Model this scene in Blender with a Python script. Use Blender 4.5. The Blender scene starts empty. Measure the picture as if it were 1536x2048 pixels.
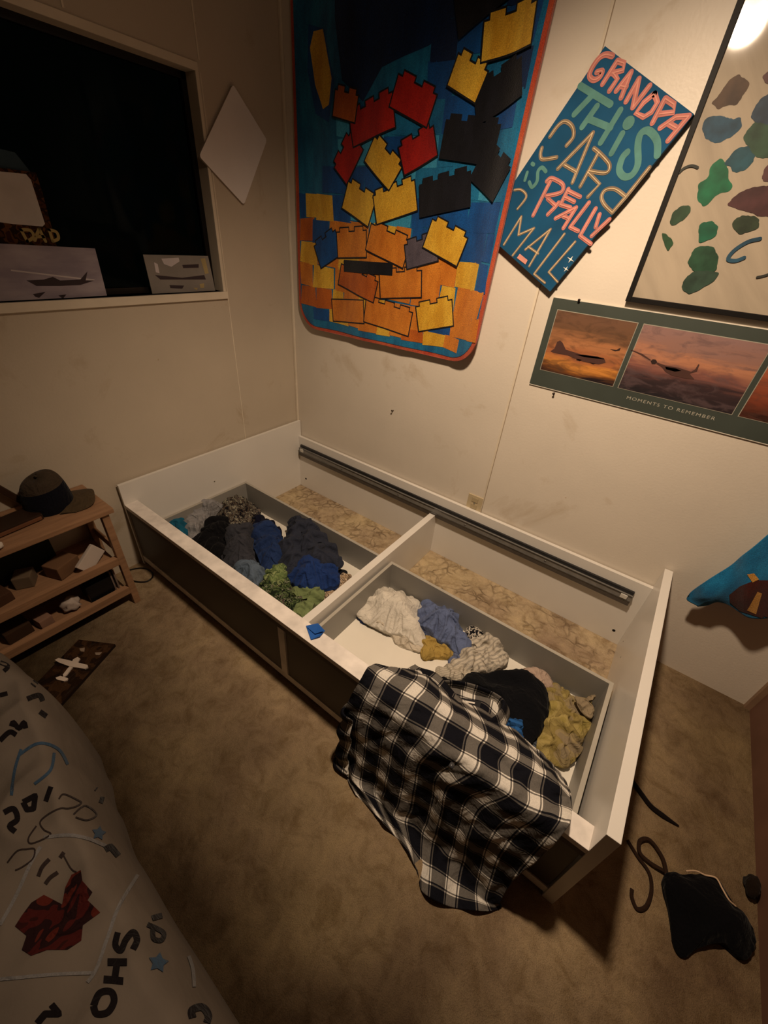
import bpy, bmesh, math, random
import numpy as np
from mathutils import Vector, Matrix, noise
from mathutils.bvhtree import BVHTree
from mathutils.geometry import tessellate_polygon
random.seed(7)
PI = math.pi
scn = bpy.context.scene

# ------------------------------------------------------------------ camera
CAM = Vector((1.75364, -1.62296, 1.41684))
RCAM = Matrix(((0.80256, -0.389916, 0.451513), (0.591288, 0.41939, -0.688833), (0.079227, 0.819804, 0.567138)))
FPX = 810.48
cd = bpy.data.cameras.new('camera')
cam = bpy.data.objects.new('camera', cd)
scn.collection.objects.link(cam)
M4 = RCAM.to_4x4(); M4.translation = CAM
cam.matrix_world = M4
cd.sensor_fit = 'VERTICAL'; cd.sensor_height = 24.0
cd.lens = FPX * 24.0 / 2048.0
cd.clip_start = 0.02
scn.camera = cam
# ------------------------------------------------------------------ world, exposure
w = bpy.data.worlds.new('night'); scn.world = w
w.use_nodes = True
w.node_tree.nodes['Background'].inputs[0].default_value = (0.010, 0.014, 0.012, 1)
w.node_tree.nodes['Background'].inputs[1].default_value = 0.25
scn.view_settings.view_transform = 'Standard'
scn.view_settings.look = 'None'
scn.view_settings.gamma = 1.0
scn.view_settings.use_curve_mapping = False
scn.view_settings.exposure = 0.0
LAMP = Vector((1.452, -0.95, 2.205))
WARM = (1.0, 0.755, 0.53)
SPOT_W = 126.0
GLOBE_E = 34.0

# ------------------------------------------------------------------ helpers
def U(px, py, ax, v):
    """the point of the plane (axis ax = v) seen at a place of the photograph"""
    d = RCAM @ Vector(((px - 768) / FPX, (1024 - py) / FPX, -1))
    return CAM + d * ((v - CAM[ax]) / d[ax])

def lin(c):
    if isinstance(c, str):
        c = [int(c[i:i + 2], 16) / 255 for i in (0, 2, 4)]
    return tuple((x / 12.92 if x <= 0.04045 else ((x + 0.055) / 1.055) ** 2.4) for x in c) + (1,)

MATS = {}
class N:
    """tiny node helper"""
    def __init__(s, name, rough=0.7, spec=0.3):
        s.m = bpy.data.materials.new(name); s.m.use_nodes = True
        s.t = s.m.node_tree; s.b = s.t.nodes['Principled BSDF']
        s.b.inputs['Roughness'].default_value = rough
        s.b.inputs['Specular IOR Level'].default_value = spec
        s.tc = s.t.nodes.new('ShaderNodeTexCoord')
        MATS[name] = s.m
    def link(s, a, b): s.t.links.new(a, b)
    def n(s, kind, **kw):
        x = s.t.nodes.new(kind)
        for k, v in kw.items():
            if hasattr(x, k): setattr(x, k, v)
            else: x.inputs[k].default_value = v
        return x
    def mapping(s, scale=(1, 1, 1), rot=(0, 0, 0), coord='Object'):
        mp = s.n('ShaderNodeMapping'); mp.inputs['Scale'].default_value = scale; mp.inputs['Rotation'].default_value = rot
        s.link(s.tc.outputs[coord], mp.inputs[0]); return mp.outputs[0]
    def noise(s, vec, scale, detail=4, rough=0.5, dist=0):
        x = s.n('ShaderNodeTexNoise'); x.inputs['Scale'].default_value = scale; x.inputs['Detail'].default_value = detail
        x.inputs['Roughness'].default_value = rough; x.inputs['Distortion'].default_value = dist
        s.link(vec, x.inputs['Vector']); return x.outputs['Fac']
    def ramp(s, fac, stops, interp='LINEAR'):
        r = s.n('ShaderNodeValToRGB'); r.color_ramp.interpolation = interp
        els = r.color_ramp.elements
        while len(els) < len(stops): els.new(0.5)
        for e, (p, c) in zip(els, stops): e.position = p; e.color = c if len(c) == 4 else tuple(c) + (1,)
        s.link(fac, r.inputs[0]); return r.outputs[0]
    def math(s, op, a, b=None, c=None):
        x = s.n('ShaderNodeMath'); x.operation = op
        for i, v in enumerate((a, b, c)):
            if v is None: continue
            if isinstance(v, (int, float)): x.inputs[i].default_value = v
            else: s.link(v, x.inputs[i])
        return x.outputs[0]
    def mix(s, f, a, b, mode='MIX'):
        x = s.n('ShaderNodeMix'); x.data_type = 'RGBA'; x.blend_type = mode
        for i, v in ((0, f), (6, a), (7, b)):
            if isinstance(v, (int, float)): x.inputs[i].default_value = v
            elif isinstance(v, tuple): x.inputs[i].default_value = v
            else: s.link(v, x.inputs[i])
        return x.outputs[2]
    def color(s, c):
        if isinstance(c, tuple): s.b.inputs['Base Color'].default_value = c
        else: s.link(c, s.b.inputs['Base Color'])
    def bump(s, h, strength=0.3, dist=0.01):
        x = s.n('ShaderNodeBump'); x.inputs['Strength'].default_value = strength; x.inputs['Distance'].default_value = dist
        s.link(h, x.inputs['Height']); s.link(x.outputs[0], s.b.inputs['Normal'])

def sc(c, f): return tuple(min(1, x * f) for x in c[:3]) + (1,)

def plain(name, col, rough=0.6, spec=0.3, var=0.08, scale=9, metal=0, bump=0.0, bscale=60):
    if name in MATS: return MATS[name]
    k = N(name, rough, spec); c = lin(col)
    f = k.noise(k.tc.outputs['Object'], scale, 5)
    k.color(k.ramp(f, [(0.3, sc(c, 1 - var * 2)), (0.7, sc(c, 1 + var))]))
    k.b.inputs['Metallic'].default_value = metal
    if bump: k.bump(k.noise(k.tc.outputs['Object'], bscale, 3), bump, 0.003)
    return k.m

def wrinkle(k):
    v = k.tc.outputs['Object']
    a = k.math('ABSOLUTE', k.math('SUBTRACT', k.noise(v, 13, 3, 0.5, 1.2), 0.5))
    b = k.math('ABSOLUTE', k.math('SUBTRACT', k.noise(v, 30, 3, 0.5, 0.8), 0.5))
    return k.math('SUBTRACT', 1.0, k.math('ADD', k.math('MULTIPLY', k.math('MINIMUM', a, 0.10), 7.0), k.math('MULTIPLY', k.math('MINIMUM', b, 0.10), 3.0)))

def fabric(name, col, var=0.25, rough=0.9, scale=14, weave=500):
    if name in MATS: return MATS[name]
    k = N(name, rough, 0.08); c = lin(col)
    f = k.noise(k.tc.outputs['Object'], scale, 6, 0.6)
    g = k.noise(k.tc.outputs['Object'], weave, 2)
    a = k.ramp(f, [(0.3, sc(c, 1 - var)), (0.7, sc(c, 1 + var * 0.5))])
    k.color(k.mix(0.25, a, k.ramp(g, [(0.3, sc(c, 0.5)), (0.7, sc(c, 1.4))])))
    k.bump(wrinkle(k), 0.38, 0.008)
    k.b.inputs['Sheen Weight'].default_value = 0.04
    return k.m

def patterned(name, cols, scale=40, rough=0.9, kind='noise', dist=0.0):
    """printed cloth: blotches of several colours"""
    k = N(name, rough, 0.12)
    if kind == 'noise': f = k.noise(k.tc.outputs['Object'], scale, 2, 0.5, dist)
    else:
        v = k.n('ShaderNodeTexVoronoi'); v.inputs['Scale'].default_value = scale; k.link(k.tc.outputs['Object'], v.inputs['Vector'])
        f = v.outputs['Distance'] if kind == 'dist' else v.outputs['Color']
    n = len(cols)
    lo, hi = (0.32, 0.68) if kind == 'noise' else (0.0, 0.9)
    st = [(lo + (hi - lo) * i / n if i else 0.0, lin(c)) for i, c in enumerate(cols)]
    k.color(k.ramp(f, st, 'CONSTANT'))
    k.bump(wrinkle(k), 0.38, 0.008)
    return k.m

def striped(name, c1, c2, period, rot=(0, 0, 0), duty=0.5, var=0.2):
    k = N(name, 0.9, 0.12)
    v = k.mapping((1, 1, 1), rot)
    sp = k.n('ShaderNodeSeparateXYZ'); k.link(v, sp.inputs[0])
    wob = k.math('MULTIPLY', k.noise(k.tc.outputs['Object'], 9, 3), 0.03)
    x = k.math('ADD', sp.outputs[0], wob)
    f = k.math('FRACT', k.math('DIVIDE', x, period))
    s_ = k.math('GREATER_THAN', f, duty)
    base = k.mix(s_, lin(c1), lin(c2))
    k.color(k.mix(k.noise(k.tc.outputs['Object'], 30, 4), base, sc(lin(c1), 0.7)))
    k.bump(wrinkle(k), 0.38, 0.008)
    return k.m

def root(name, label, cat, loc, group=None):
    o = bpy.data.objects.new(name, None); o.empty_display_size = 0.05
    scn.collection.objects.link(o); o.location = loc
    o['label'] = label; o['category'] = cat
    if group: o['group'] = group
    return o

def origin_of(o):
    v = Vector((0, 0, 0))
    while o is not None: v += o.location; o = o.parent
    return v

class MB:
    """collects shapes in world coordinates and links them as one mesh object"""
    def __init__(s): s.v = []; s.f = []; s.mi = []; s.mats = []; s.uv = {}; s.smooth = []
    def mat(s, m):
        if m not in s.mats: s.mats.append(m)
        return s.mats.index(m)
    def add(s, vs, fs, m, smooth=False, uvs=None):
        b = len(s.v); s.v += [Vector(q) for q in vs]; i = s.mat(m)
        for f in fs:
            s.f.append([b + q for q in f]); s.mi.append(i); s.smooth.append(smooth)
        if uvs:
            for j, q in enumerate(uvs): s.uv[b + j] = q
        return s
    def box(s, lo, hi, m, bev=0.0):
        bm = bmesh.new(); bmesh.ops.create_cube(bm, size=1)
        lo = Vector(lo); hi = Vector(hi); c = (lo + hi) / 2; d = hi - lo
        for q in bm.verts: q.co = Vector((q.co.x * d.x, q.co.y * d.y, q.co.z * d.z)) + c
        if bev: bmesh.ops.bevel(bm, geom=bm.edges[:], offset=bev, segments=2, affect='EDGES', profile=0.7)
        return s.bm(bm, m)
    def obox(s, c, size, rot, m, bev=0.0):
        bm = bmesh.new(); bmesh.ops.create_cube(bm, size=1)
        for q in bm.verts: q.co = Vector((q.co.x * size[0], q.co.y * size[1], q.co.z * size[2]))
        if bev: bmesh.ops.bevel(bm, geom=bm.edges[:], offset=bev, segments=2, affect='EDGES', profile=0.7)
        if isinstance(rot, (int, float)): R = Matrix.Rotation(rot, 4, 'Z')
        else: R = rot.to_4x4()
        bmesh.ops.transform(bm, matrix=Matrix.Translation(Vector(c)) @ R, verts=bm.verts)
        return s.bm(bm, m)
    def bm(s, bm, m, smooth=False):
        bm.verts.index_update()
        s.add([q.co.copy() for q in bm.verts], [[q.index for q in f.verts] for f in bm.faces], m, smooth); bm.free(); return s
    def prism(s, pts, d, m, side=None):
        """planar outline pts (3-D) thickened by vector d"""
        pts = [Vector(p) for p in pts]; n = len(pts); d = Vector(d)
        tri = tessellate_polygon([pts])
        s.add(pts, [list(t) for t in tri], m)
        s.add([p + d for p in pts], [list(reversed(t)) for t in tri], m)
        s.add(pts + [p + d for p in pts], [[i, (i + 1) % n, n + (i + 1) % n, n + i] for i in range(n)], side or m)
        return s
    def poly(s, pts, m):
        pts = [Vector(p) for p in pts]
        return s.add(pts, [list(t) for t in tessellate_polygon([pts])], m)
    def tube(s, pts, r, m, seg=8, flat=1.0, cap=True, up=None):
        pts = [Vector(p) for p in pts]; vs = []; fs = []
        for i, p in enumerate(pts):
            t = (pts[min(i + 1, len(pts) - 1)] - pts[max(i - 1, 0)]).normalized()
            u = Vector(up) if up else (Vector((0, 0, 1)) if abs(t.z) < 0.9 else Vector((1, 0, 0)))
            a = t.cross(u).normalized(); b = a.cross(t).normalized()
            rr = r[i] if isinstance(r, (list, tuple)) else r
            for k in range(seg):
                an = 2 * PI * k / seg
                vs.append(p + a * math.cos(an) * rr + b * math.sin(an) * rr * flat)
        for i in range(len(pts) - 1):
            for k in range(seg):
                fs.append([i * seg + k, i * seg + (k + 1) % seg, (i + 1) * seg + (k + 1) % seg, (i + 1) * seg + k])
        if cap: fs.append(list(range(seg - 1, -1, -1))); fs.append([(len(pts) - 1) * seg + k for k in range(seg)])
        return s.add(vs, fs, m, True)
    def lathe(s, prof, c, m, seg=32, squash=(1, 1), cap=True):
        vs = []; fs = []; c = Vector(c)
        for r, z in prof:
            for k in range(seg):
                a = 2 * PI * k / seg
                vs.append(c + Vector((r * math.cos(a) * squash[0], r * math.sin(a) * squash[1], z)))
        for i in range(len(prof) - 1):
            for k in range(seg):
                fs.append([i * seg + k, i * seg + (k + 1) % seg, (i + 1) * seg + (k + 1) % seg, (i + 1) * seg + k])
        if cap:
            fs.append(list(range(seg - 1, -1, -1))); fs.append([(len(prof) - 1) * seg + k for k in range(seg)])
        return s.add(vs, fs, m, True)
    def build(s, name, parent=None, kind=None, label=None, cat=None, group=None, loc=None):
        me = bpy.data.meshes.new(name)
        o = bpy.data.objects.new(name, me); scn.collection.objects.link(o)
        if parent is not None:
            org = origin_of(parent); o.parent = parent
        else:
            if loc is None:
                if kind == 'structure': loc = (0, 0, 0)
                else:
                    xs = [q.x for q in s.v]; ys = [q.y for q in s.v]; zs = [q.z for q in s.v]
                    loc = ((min(xs) + max(xs)) / 2, (min(ys) + max(ys)) / 2, min(zs))
            org = Vector(loc); o.location = org
        me.from_pydata([tuple(q - org) for q in s.v], [], s.f)
        for m in s.mats: me.materials.append(m)
        me.polygons.foreach_set('material_index', s.mi)
        me.polygons.foreach_set('use_smooth', s.smooth)
        if s.uv:
            l = me.uv_layers.new(name='UVMap')
            for lp in me.loops:
                if lp.vertex_index in s.uv: l.data[lp.index].uv = s.uv[lp.vertex_index]
        me.update()
        if kind: o['kind'] = kind
        if label: o['label'] = label
        if cat: o['category'] = cat
        if group: o['group'] = group
        return o

def crom(pts, n, closed=False):
    """n samples of a Catmull-Rom curve through pts"""
    pts = [Vector(p) for p in pts]; L = len(pts); out = []
    m = L if closed else L - 1
    for i in range(n):
        t = i * m / n if closed else i * m / (n - 1)
        k = min(int(t), m - 1); f = t - k
        g = (lambda j: pts[j % L]) if closed else (lambda j: pts[max(0, min(L - 1, j))])
        a, b, c, d = g(k - 1), g(k), g(k + 1), g(k + 2)
        out.append(0.5 * ((2 * b) + (c - a) * f + (2 * a - 5 * b + 4 * c - d) * f * f + (3 * b - a - 3 * c + d) * f ** 3))
    return out

def ribbon(path, wd, nrm):
    """flat stroke outline quads along a 3-D path, with round ends"""
    path = [Vector(p) for p in path]; nrm = Vector(nrm); vs = []; fs = []
    L = []; Rr = []
    for i, p in enumerate(path):
        t = (path[min(i + 1, len(path) - 1)] - path[max(i - 1, 0)]).normalized()
        a = t.cross(nrm).normalized() * wd / 2
        L.append(p + a); Rr.append(p - a)
    t0 = (path[0] - path[1]).normalized() * wd / 2; t1 = (path[-1] - path[-2]).normalized() * wd / 2
    vs = []
    for a, b in zip(L, Rr): vs += [a, b]
    for i in range(len(path) - 1): fs.append([2 * i, 2 * i + 1, 2 * i + 3, 2 * i + 2])
    def capf(c, d, a):
        b = len(vs); vs.append(c)
        k = 6
        for j in range(k + 1):
            an = -PI / 2 + PI * j / k
            vs.append(c + d * math.cos(an) + a * math.sin(an))
        for j in range(k): fs.append([b, b + 1 + j, b + 2 + j])
    capf(path[0], t0, (L[0] - path[0])); capf(path[-1], t1, (L[-1] - path[-1]))
    return vs, fs

def fbm(p, o=3):
    s_ = 0; a = 1
    for i in range(o): s_ += a * noise.noise(p); p = p * 2.03 + Vector((3.1, 1.7, 5.2)); a *= 0.5
    return s_

# ------------------------------------------------------------------ materials of the room
def wall_mat(name, col, rough):
    k = N(name, rough, 0.35); c = lin(col)
    v = k.tc.outputs['Object']
    a = k.ramp(k.noise(v, 1.3, 5, 0.55), [(0.25, sc(c, 0.86)), (0.6, c)])
    st = k.ramp(k.noise(v, 3.2, 6, 0.65, 0.6), [(0.60, (1, 1, 1, 1)), (0.74, (0.80, 0.74, 0.66, 1))])
    sp = k.ramp(k.noise(v, 60, 2, 0.5), [(0.76, (1, 1, 1, 1)), (0.80, (0.72, 0.62, 0.5, 1))])
    k.color(k.mix(1.0, k.mix(1.0, a, st, 'MULTIPLY'), sp, 'MULTIPLY'))
    vv = k.mapping((6, 6, 0.5))
    k.bump(k.math('ADD', k.noise(vv, 6, 4), k.noise(v, 120, 2)), 0.10, 0.004)
    return k.m
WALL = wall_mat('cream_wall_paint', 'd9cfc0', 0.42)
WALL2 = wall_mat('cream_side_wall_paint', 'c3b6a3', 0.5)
CEIL = plain('ceiling_paint', 'c8bcab', 0.9)
BROWNW = plain('dark_reddish_wall', '6e4f40', 0.6)

W_CLEAN = 1.04
def carpet_mat():
    k = N('sculptured_carpet', 0.97, 0.08)
    v = k.tc.outputs['Object']
    warp = k.n('ShaderNodeTexNoise'); warp.inputs['Scale'].default_value = 7; warp.inputs['Detail'].default_value = 4
    k.link(v, warp.inputs['Vector'])
    vm = k.n('ShaderNodeVectorMath'); vm.operation = 'MULTIPLY_ADD'
    k.link(warp.outputs['Color'], vm.inputs[0]); vm.inputs[1].default_value = (0.16, 0.16, 0.16); k.link(v, vm.inputs[2])
    vo = k.n('ShaderNodeTexVoronoi'); vo.feature = 'DISTANCE_TO_EDGE'; vo.inputs['Scale'].default_value = 19
    k.link(vm.outputs[0], vo.inputs['Vector'])
    broken = k.ramp(k.noise(v, 9, 3), [(0.40, (0, 0, 0, 1)), (0.62, (1, 1, 1, 1))])
    crack = k.ramp(vo.outputs['Distance'], [(0.0, (1, 1, 1, 1)), (0.16, (0, 0, 0, 1))])
    cm = k.math('MULTIPLY', crack, broken)
    big = k.ramp(k.noise(v, 2.6, 5, 0.6, 0.5), [(0.30, lin('86705a')), (0.5, lin('a18b6e')), (0.7, lin('b09a76'))])
    fine = k.ramp(k.noise(v, 15, 7, 0.72, 0.6), [(0.34, (0.64, 0.60, 0.54, 1)), (0.52, (0.92, 0.92, 0.92, 1)), (0.68, (1.06, 1.05, 1.02, 1))])
    pile = k.ramp(k.noise(v, 420, 2, 0.6), [(0.3, (0.72, 0.72, 0.72, 1)), (0.7, (1.12, 1.12, 1.12, 1))])
    c = k.mix(1.0, k.mix(1.0, big, fine, 'MULTIPLY'), pile, 'MULTIPLY')
    # clean pile where the bed has always stood, trodden around it, lens vignette painted in
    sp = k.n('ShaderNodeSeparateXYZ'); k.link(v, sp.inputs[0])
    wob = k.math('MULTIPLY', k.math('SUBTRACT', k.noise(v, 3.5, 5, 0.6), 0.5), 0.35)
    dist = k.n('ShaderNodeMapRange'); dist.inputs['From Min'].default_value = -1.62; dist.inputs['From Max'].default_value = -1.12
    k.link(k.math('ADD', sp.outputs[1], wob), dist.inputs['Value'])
    vignette_tint = k.mix(dist.outputs[0], (0.15, 0.135, 0.12, 1), (1, 1, 1, 1))  # lens fall-off painted into the pile, darker towards the front
    c = k.mix(1.0, c, vignette_tint, 'MULTIPLY')
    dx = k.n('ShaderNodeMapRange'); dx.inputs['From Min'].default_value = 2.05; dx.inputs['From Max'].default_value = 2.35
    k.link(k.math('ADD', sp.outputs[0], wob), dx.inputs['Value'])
    c = k.mix(1.0, c, k.mix(dx.outputs[0], (1, 1, 1, 1), (0.55, 0.52, 0.48, 1)), 'MULTIPLY')  # pile also darker towards the right wall
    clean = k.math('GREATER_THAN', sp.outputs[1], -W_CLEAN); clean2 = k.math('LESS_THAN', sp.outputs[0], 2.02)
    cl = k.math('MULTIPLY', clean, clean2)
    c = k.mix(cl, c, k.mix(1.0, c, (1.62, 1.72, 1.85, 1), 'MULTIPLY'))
    c = k.mix(k.math('MULTIPLY', cm, k.math('MULTIPLY_ADD', cl, 0.42, 0.05)), c, lin('4e3822'))
    k.color(c)
    h = k.math('SUBTRACT', k.math('ADD', k.math('MULTIPLY', k.noise(v, 20, 6, 0.7), 1.0), k.math('MULTIPLY', k.noise(v, 420, 2), 0.25)), k.math('MULTIPLY', cm, k.math('MULTIPLY_ADD', cl, 0.5, 0.12)))
    k.bump(h, 0.9, 0.012)
    return k.m
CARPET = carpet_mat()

# ------------------------------------------------------------------ the room
RX = 2.4855; CZ = 2.32; YF = -3.4
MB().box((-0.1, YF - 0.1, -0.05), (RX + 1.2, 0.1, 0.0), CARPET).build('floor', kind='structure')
MB().box((-0.1, YF - 0.1, CZ), (RX + 1.2, 0.1, CZ + 0.05), CEIL).build('ceiling', kind='structure')
MB().box((-0.1, 0.0, 0.0), (RX + 1.2, 0.1, CZ), WALL).build('wall_back', kind='structure')
MB().box((-0.1, YF - 0.1, 0), (RX + 1.2, YF, CZ), plain('panelled_wall', '6b5440', 0.6)).build('wall_front', kind='structure')
MB().box((RX, YF, 0), (RX + 0.08, 0.0, CZ), BROWNW).build('wall_right', kind='structure')
# left wall with the window opening
WY0, WY1, WZ0, WZ1 = -1.95, -0.405, 1.145, 1.822
wl = MB()
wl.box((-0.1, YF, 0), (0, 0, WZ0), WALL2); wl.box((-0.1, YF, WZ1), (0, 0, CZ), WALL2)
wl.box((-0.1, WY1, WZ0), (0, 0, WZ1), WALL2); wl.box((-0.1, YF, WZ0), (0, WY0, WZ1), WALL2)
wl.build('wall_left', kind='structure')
TRIM = plain('painted_trim', 'd8ccb8', 0.45, 0.4, 0.05)
GRV = plain('panel_joint', '9c8c78', 0.7)
t = MB(); t.box((1.238, -0.0025, 0.0), (1.246, 0.0, CZ), TRIM, 0.001); t.box((1.246, -0.0008, 0.0), (1.2485, 0.0, CZ), GRV)
t.box((1.575, -0.002, 1.30), (1.583, 0.0, CZ), TRIM, 0.0009)
t.build('trim_1', kind='structure')
t = MB()
for y in (-0.383, -0.795, -1.60): t.box((0.0, y - 0.003, WZ1 + 0.03), (0.0022, y + 0.003, CZ), TRIM, 0.0009)
t.box((0.0, -0.386, 0.0), (0.0012, -0.382, WZ1), TRIM); t.box((0.0, -1.603, 0.0), (0.0012, -1.599, WZ0), GRV)
t.build('trim_2', kind='structure')
t = MB(); t.box((0.0, -0.012, 0.0), (0.014, 0.0, CZ), TRIM, 0.004); t.build('trim_3', kind='structure')
t = MB(); t.box((RX - 0.018, -0.018, 0.0), (RX, 0.0, CZ), plain('corner_post', '8a6f58', 0.6)); t.build('trim_4', kind='structure')
# window
FR = plain('window_frame_paint', '8f7f6c', 0.5); BLK = plain('window_gasket', '15120f', 0.4)
wn = MB()
wn.box((-0.075, WY0, WZ0), (-0.055, WY0 + 0.02, WZ1), BLK); wn.box((-0.075, WY1 - 0.02, WZ0), (-0.055, WY1, WZ1), BLK)
wn.box((-0.075, WY0, WZ0), (-0.055, WY1, WZ0 + 0.02), BLK); wn.box((-0.075, WY0, WZ1 - 0.02), (-0.055, WY1, WZ1), BLK)
k = N('night_window_glass', 0.05, 0.15); k.color((0.12, 0.14, 0.12, 1)); k.b.inputs['Transmission Weight'].default_value = 1.0; k.b.inputs['IOR'].default_value = 1.08
wn_o = wn.build('window_1', kind='structure')
g = MB(); g.box((-0.067, WY0 + 0.01, WZ0 + 0.01), (-0.064, WY1 - 0.01, WZ1 - 0.01), k.m); g.build('pane', parent=wn_o)
g = MB(); g.box((-0.10, WY0, WZ0 - 0.028), (0.012, WY1 + 0.014, WZ0), TRIM, 0.002); g.build('window_sill', parent=wn_o)
g = MB(); g.box((0.0, WY0, WZ1), (0.004, WY1 + 0.012, WZ1 + 0.022), TRIM, 0.001); g.box((0.0, WY1, WZ0), (0.004, WY1 + 0.012, WZ1), TRIM, 0.001)
g.build('window_casing', parent=wn_o)

# ------------------------------------------------------------------ ceiling lamp
r_ = root('ceiling_lamp', 'round glass ceiling lamp that lights the room above the bed frame', 'lamp', (LAMP.x, LAMP.y, CZ))
MB().lathe([(0.09, CZ), (0.095, CZ - 0.012), (0.07, CZ - 0.03), (0.03, CZ - 0.05), (0.03, LAMP.z + 0.05)], (LAMP.x, LAMP.y, 0), plain('lamp_metal', 'b9a98a', 0.3, 0.5, metal=1), 32).build('ceiling_plate', parent=r_)
km = N('glowing_bulb', 0.3); km.color((1, 0.9, 0.75, 1)); km.b.inputs['Emission Color'].default_value = WARM + (1,); km.b.inputs['Emission Strength'].default_value = GLOBE_E
prof = [(0.036 * math.sin(PI * i / 12), 0.04 * math.cos(PI * i / 12)) for i in range(1, 12)]
MB().lathe([(r, LAMP.z + z) for r, z in prof], (LAMP.x, LAMP.y, 0), km.m, 32).build('bulb', parent=r_)
ld = bpy.data.lights.new('lamp_light', 'SPOT'); ld.energy = SPOT_W; ld.color = WARM; ld.shadow_soft_size = 0.055
ld.spot_size = math.radians(134); ld.spot_blend = 1.0
lo_ = bpy.data.objects.new('lamp_light', ld); scn.collection.objects.link(lo_)
lo_.parent = r_; lo_.location = (0, 0.0, LAMP.z - 0.06 - CZ)
aim = Vector((-0.02, 0.35, -0.93))
lo_.rotation_euler = aim.to_track_quat('-Z', 'Y').to_euler()

# ------------------------------------------------------------------ bed frame
W_, H_, T_, L_ = 1.0597, 0.4427, 0.0285, 2.03
LAM = plain('white_laminate', 'dedad3', 0.32, 0.5, 0.03, 3)
LAMW = plain('worn_white_edge', 'e4ddd6', 0.4, 0.4, 0.10, 22)
DBR = plain('dark_brown_front', '3a2c1d', 0.45, 0.4, 0.12, 4)
MET = plain('grey_steel', '8b8b8b', 0.28, 0.5, 0.08, 30, metal=1)
MGR = plain('brushed_grey_bar', '77746f', 0.4, 0.5, 0.1, 40); MLO = plain('bar_shade_band', '4c4640', 0.5, 0.4, 0.1, 40)
MDK = plain('dark_steel', '4a4a4c', 0.4, 0.5, 0.1, 30, metal=0.8)
bed = root('bed_frame', 'white laminate bed frame without mattress, with two dark fronted drawers', 'bed frame', (1.015, -0.53, 0))
for x0 in (0.0, L_ - T_):
    MB().box((x0 + (0.0145 if x0 == 0 else 0), -W_, 0.0), (x0 + T_, -0.004, H_), LAM, 0.0015).build('end_panel', parent=bed)
fr = MB().box((T_, -W_, 0.325), (L_ - T_, -W_ + 0.056, 0.3445), LAMW, 0.0015).box((T_, -W_ + 0.003, 0.300), (L_ - T_, -W_ + 0.02, 0.325), plain('rail_lip', '5a5048', 0.6)).build('front_rail', parent=bed)
MB().box((T_, -W_ + 0.004, 0.018), (L_ - T_, -W_ + 0.022, 0.052), LAMW, 0.001).build('bottom_rail', parent=bed)
MB().box((1.000, -W_ + 0.002, 0.052), (1.031, -W_ + 0.024, 0.300), LAMW, 0.001).build('front_post', parent=bed)
MB().box((T_, -0.024, 0.0), (L_ - T_, -0.006, 0.3465), LAM, 0.001).build('back_panel', parent=bed)
MB().box((1.002, -W_ + 0.03, 0.0), (1.034, -0.0235, 0.2465), LAM, 0.0015).build('centre_divider', parent=bed)
b = MB()
b.box((0.05, -0.034, 0.236), (1.955, -0.024, 0.300), MDK)
b.box((0.05, -0.046, 0.236), (1.955, -0.034, 0.284), MGR)
b.box((0.05, -0.0475, 0.2805), (1.955, -0.044, 0.284), MET); b.box((0.05, -0.0490, 0.256), (1.955, -0.046, 0.2595), MET)
b.box((0.05, -0.048, 0.236), (1.955, -0.046, 0.254), MLO)  # dark lower strip paints in the shade along the rail's underside
bar = b.build('support_rail', parent=bed)
for x in (0.075, 1.925):
    MB().box((x - 0.012, -0.052, 0.264), (x + 0.014, -0.045, 0.284), plain('zinc_bracket', 'd0cdc5', 0.4, 0.5), 0.003).build('bracket', parent=bar)
for x in (0.4, 0.8, 1.2, 1.6):
    MB().tube([(x, -0.0475, 0.270), (x, -0.0455, 0.270)], 0.004, MET, 10).build('rivet', parent=bar)
HOLE = plain('dark_hole', '0f0b08', 0.9)
for q in ((1.962, 0.066), (0.08, 0.066)):
    MB().tube([(q[0], -0.0248, q[1]), (q[0], -0.0238, q[1])], 0.0065, HOLE, 12).build('screw_hole', parent=bed)
p = U(432, 964, 0, T_ + 0.0145)
MB().tube([(T_ + 0.001, p.y, p.z), (T_ + 0.004, p.y, p.z)], 0.0035, plain('bright_screw', 'e8e4da', 0.15, 0.9, metal=1), 12).build('screw', parent=bed)
for (y, z) in ((-0.1, 0.10), (-0.23, 0.135)):
    MB().tube([(L_ - T_ - 0.001, y, z), (L_ - T_ + 0.0005, y, z)], 0.004, plain('filled_hole', '9a9285', 0.7), 12).build('screw_hole', parent=bed)
# drawers
DG = plain('grey_drawer_side', '908d87', 0.45, 0.45, 0.04, 5)
DE = plain('drawer_side_edge', 'a9a499', 0.5, 0.4, 0.05)
DB = plain('white_drawer_base', 'ebe6da', 0.4, 0.45, 0.02)
def drawer(x0, x1):
    f = MB().box((x0, -W_ + 0.006, 0.056), (x1, -W_ + 0.022, 0.298), DBR, 0.001).build('drawer', parent=bed)
    y0, y1, z0, z1 = -W_ + 0.05, -0.437, 0.035, 0.20; th = 0.013
    X0, X1 = x0 + 0.008, x1 - 0.008
    if x0 < 0.5: X0 = x0 - 0.001
    for nm, lo, hi in (('drawer_side', (X0, y0, z0), (X0 + th, y1, z1)), ('drawer_side', (X1 - th, y0, z0), (X1, y1, z1)), ('drawer_back', (X0 + th, y1 - th, z0), (X1 - th, y1, z1)), ('drawer_inner_front', (X0 + th, y0, z0), (X1 - th, y0 + th, z1))):
        m = MB().box(lo, hi, DG); m.box((lo[0], lo[1], z1), (hi[0], hi[1], z1 + 0.0012), DE); m.build(nm, parent=f)
    MB().box((X0 + th, y0 + th, z0 + 0.008), (X1 - th, y1 - th, z0 + 0.02), DB).build('drawer_base', parent=f)
    return f
drawer(0.032, 0.998); drawer(1.035, 1.998)
ZB = 0.056

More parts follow.
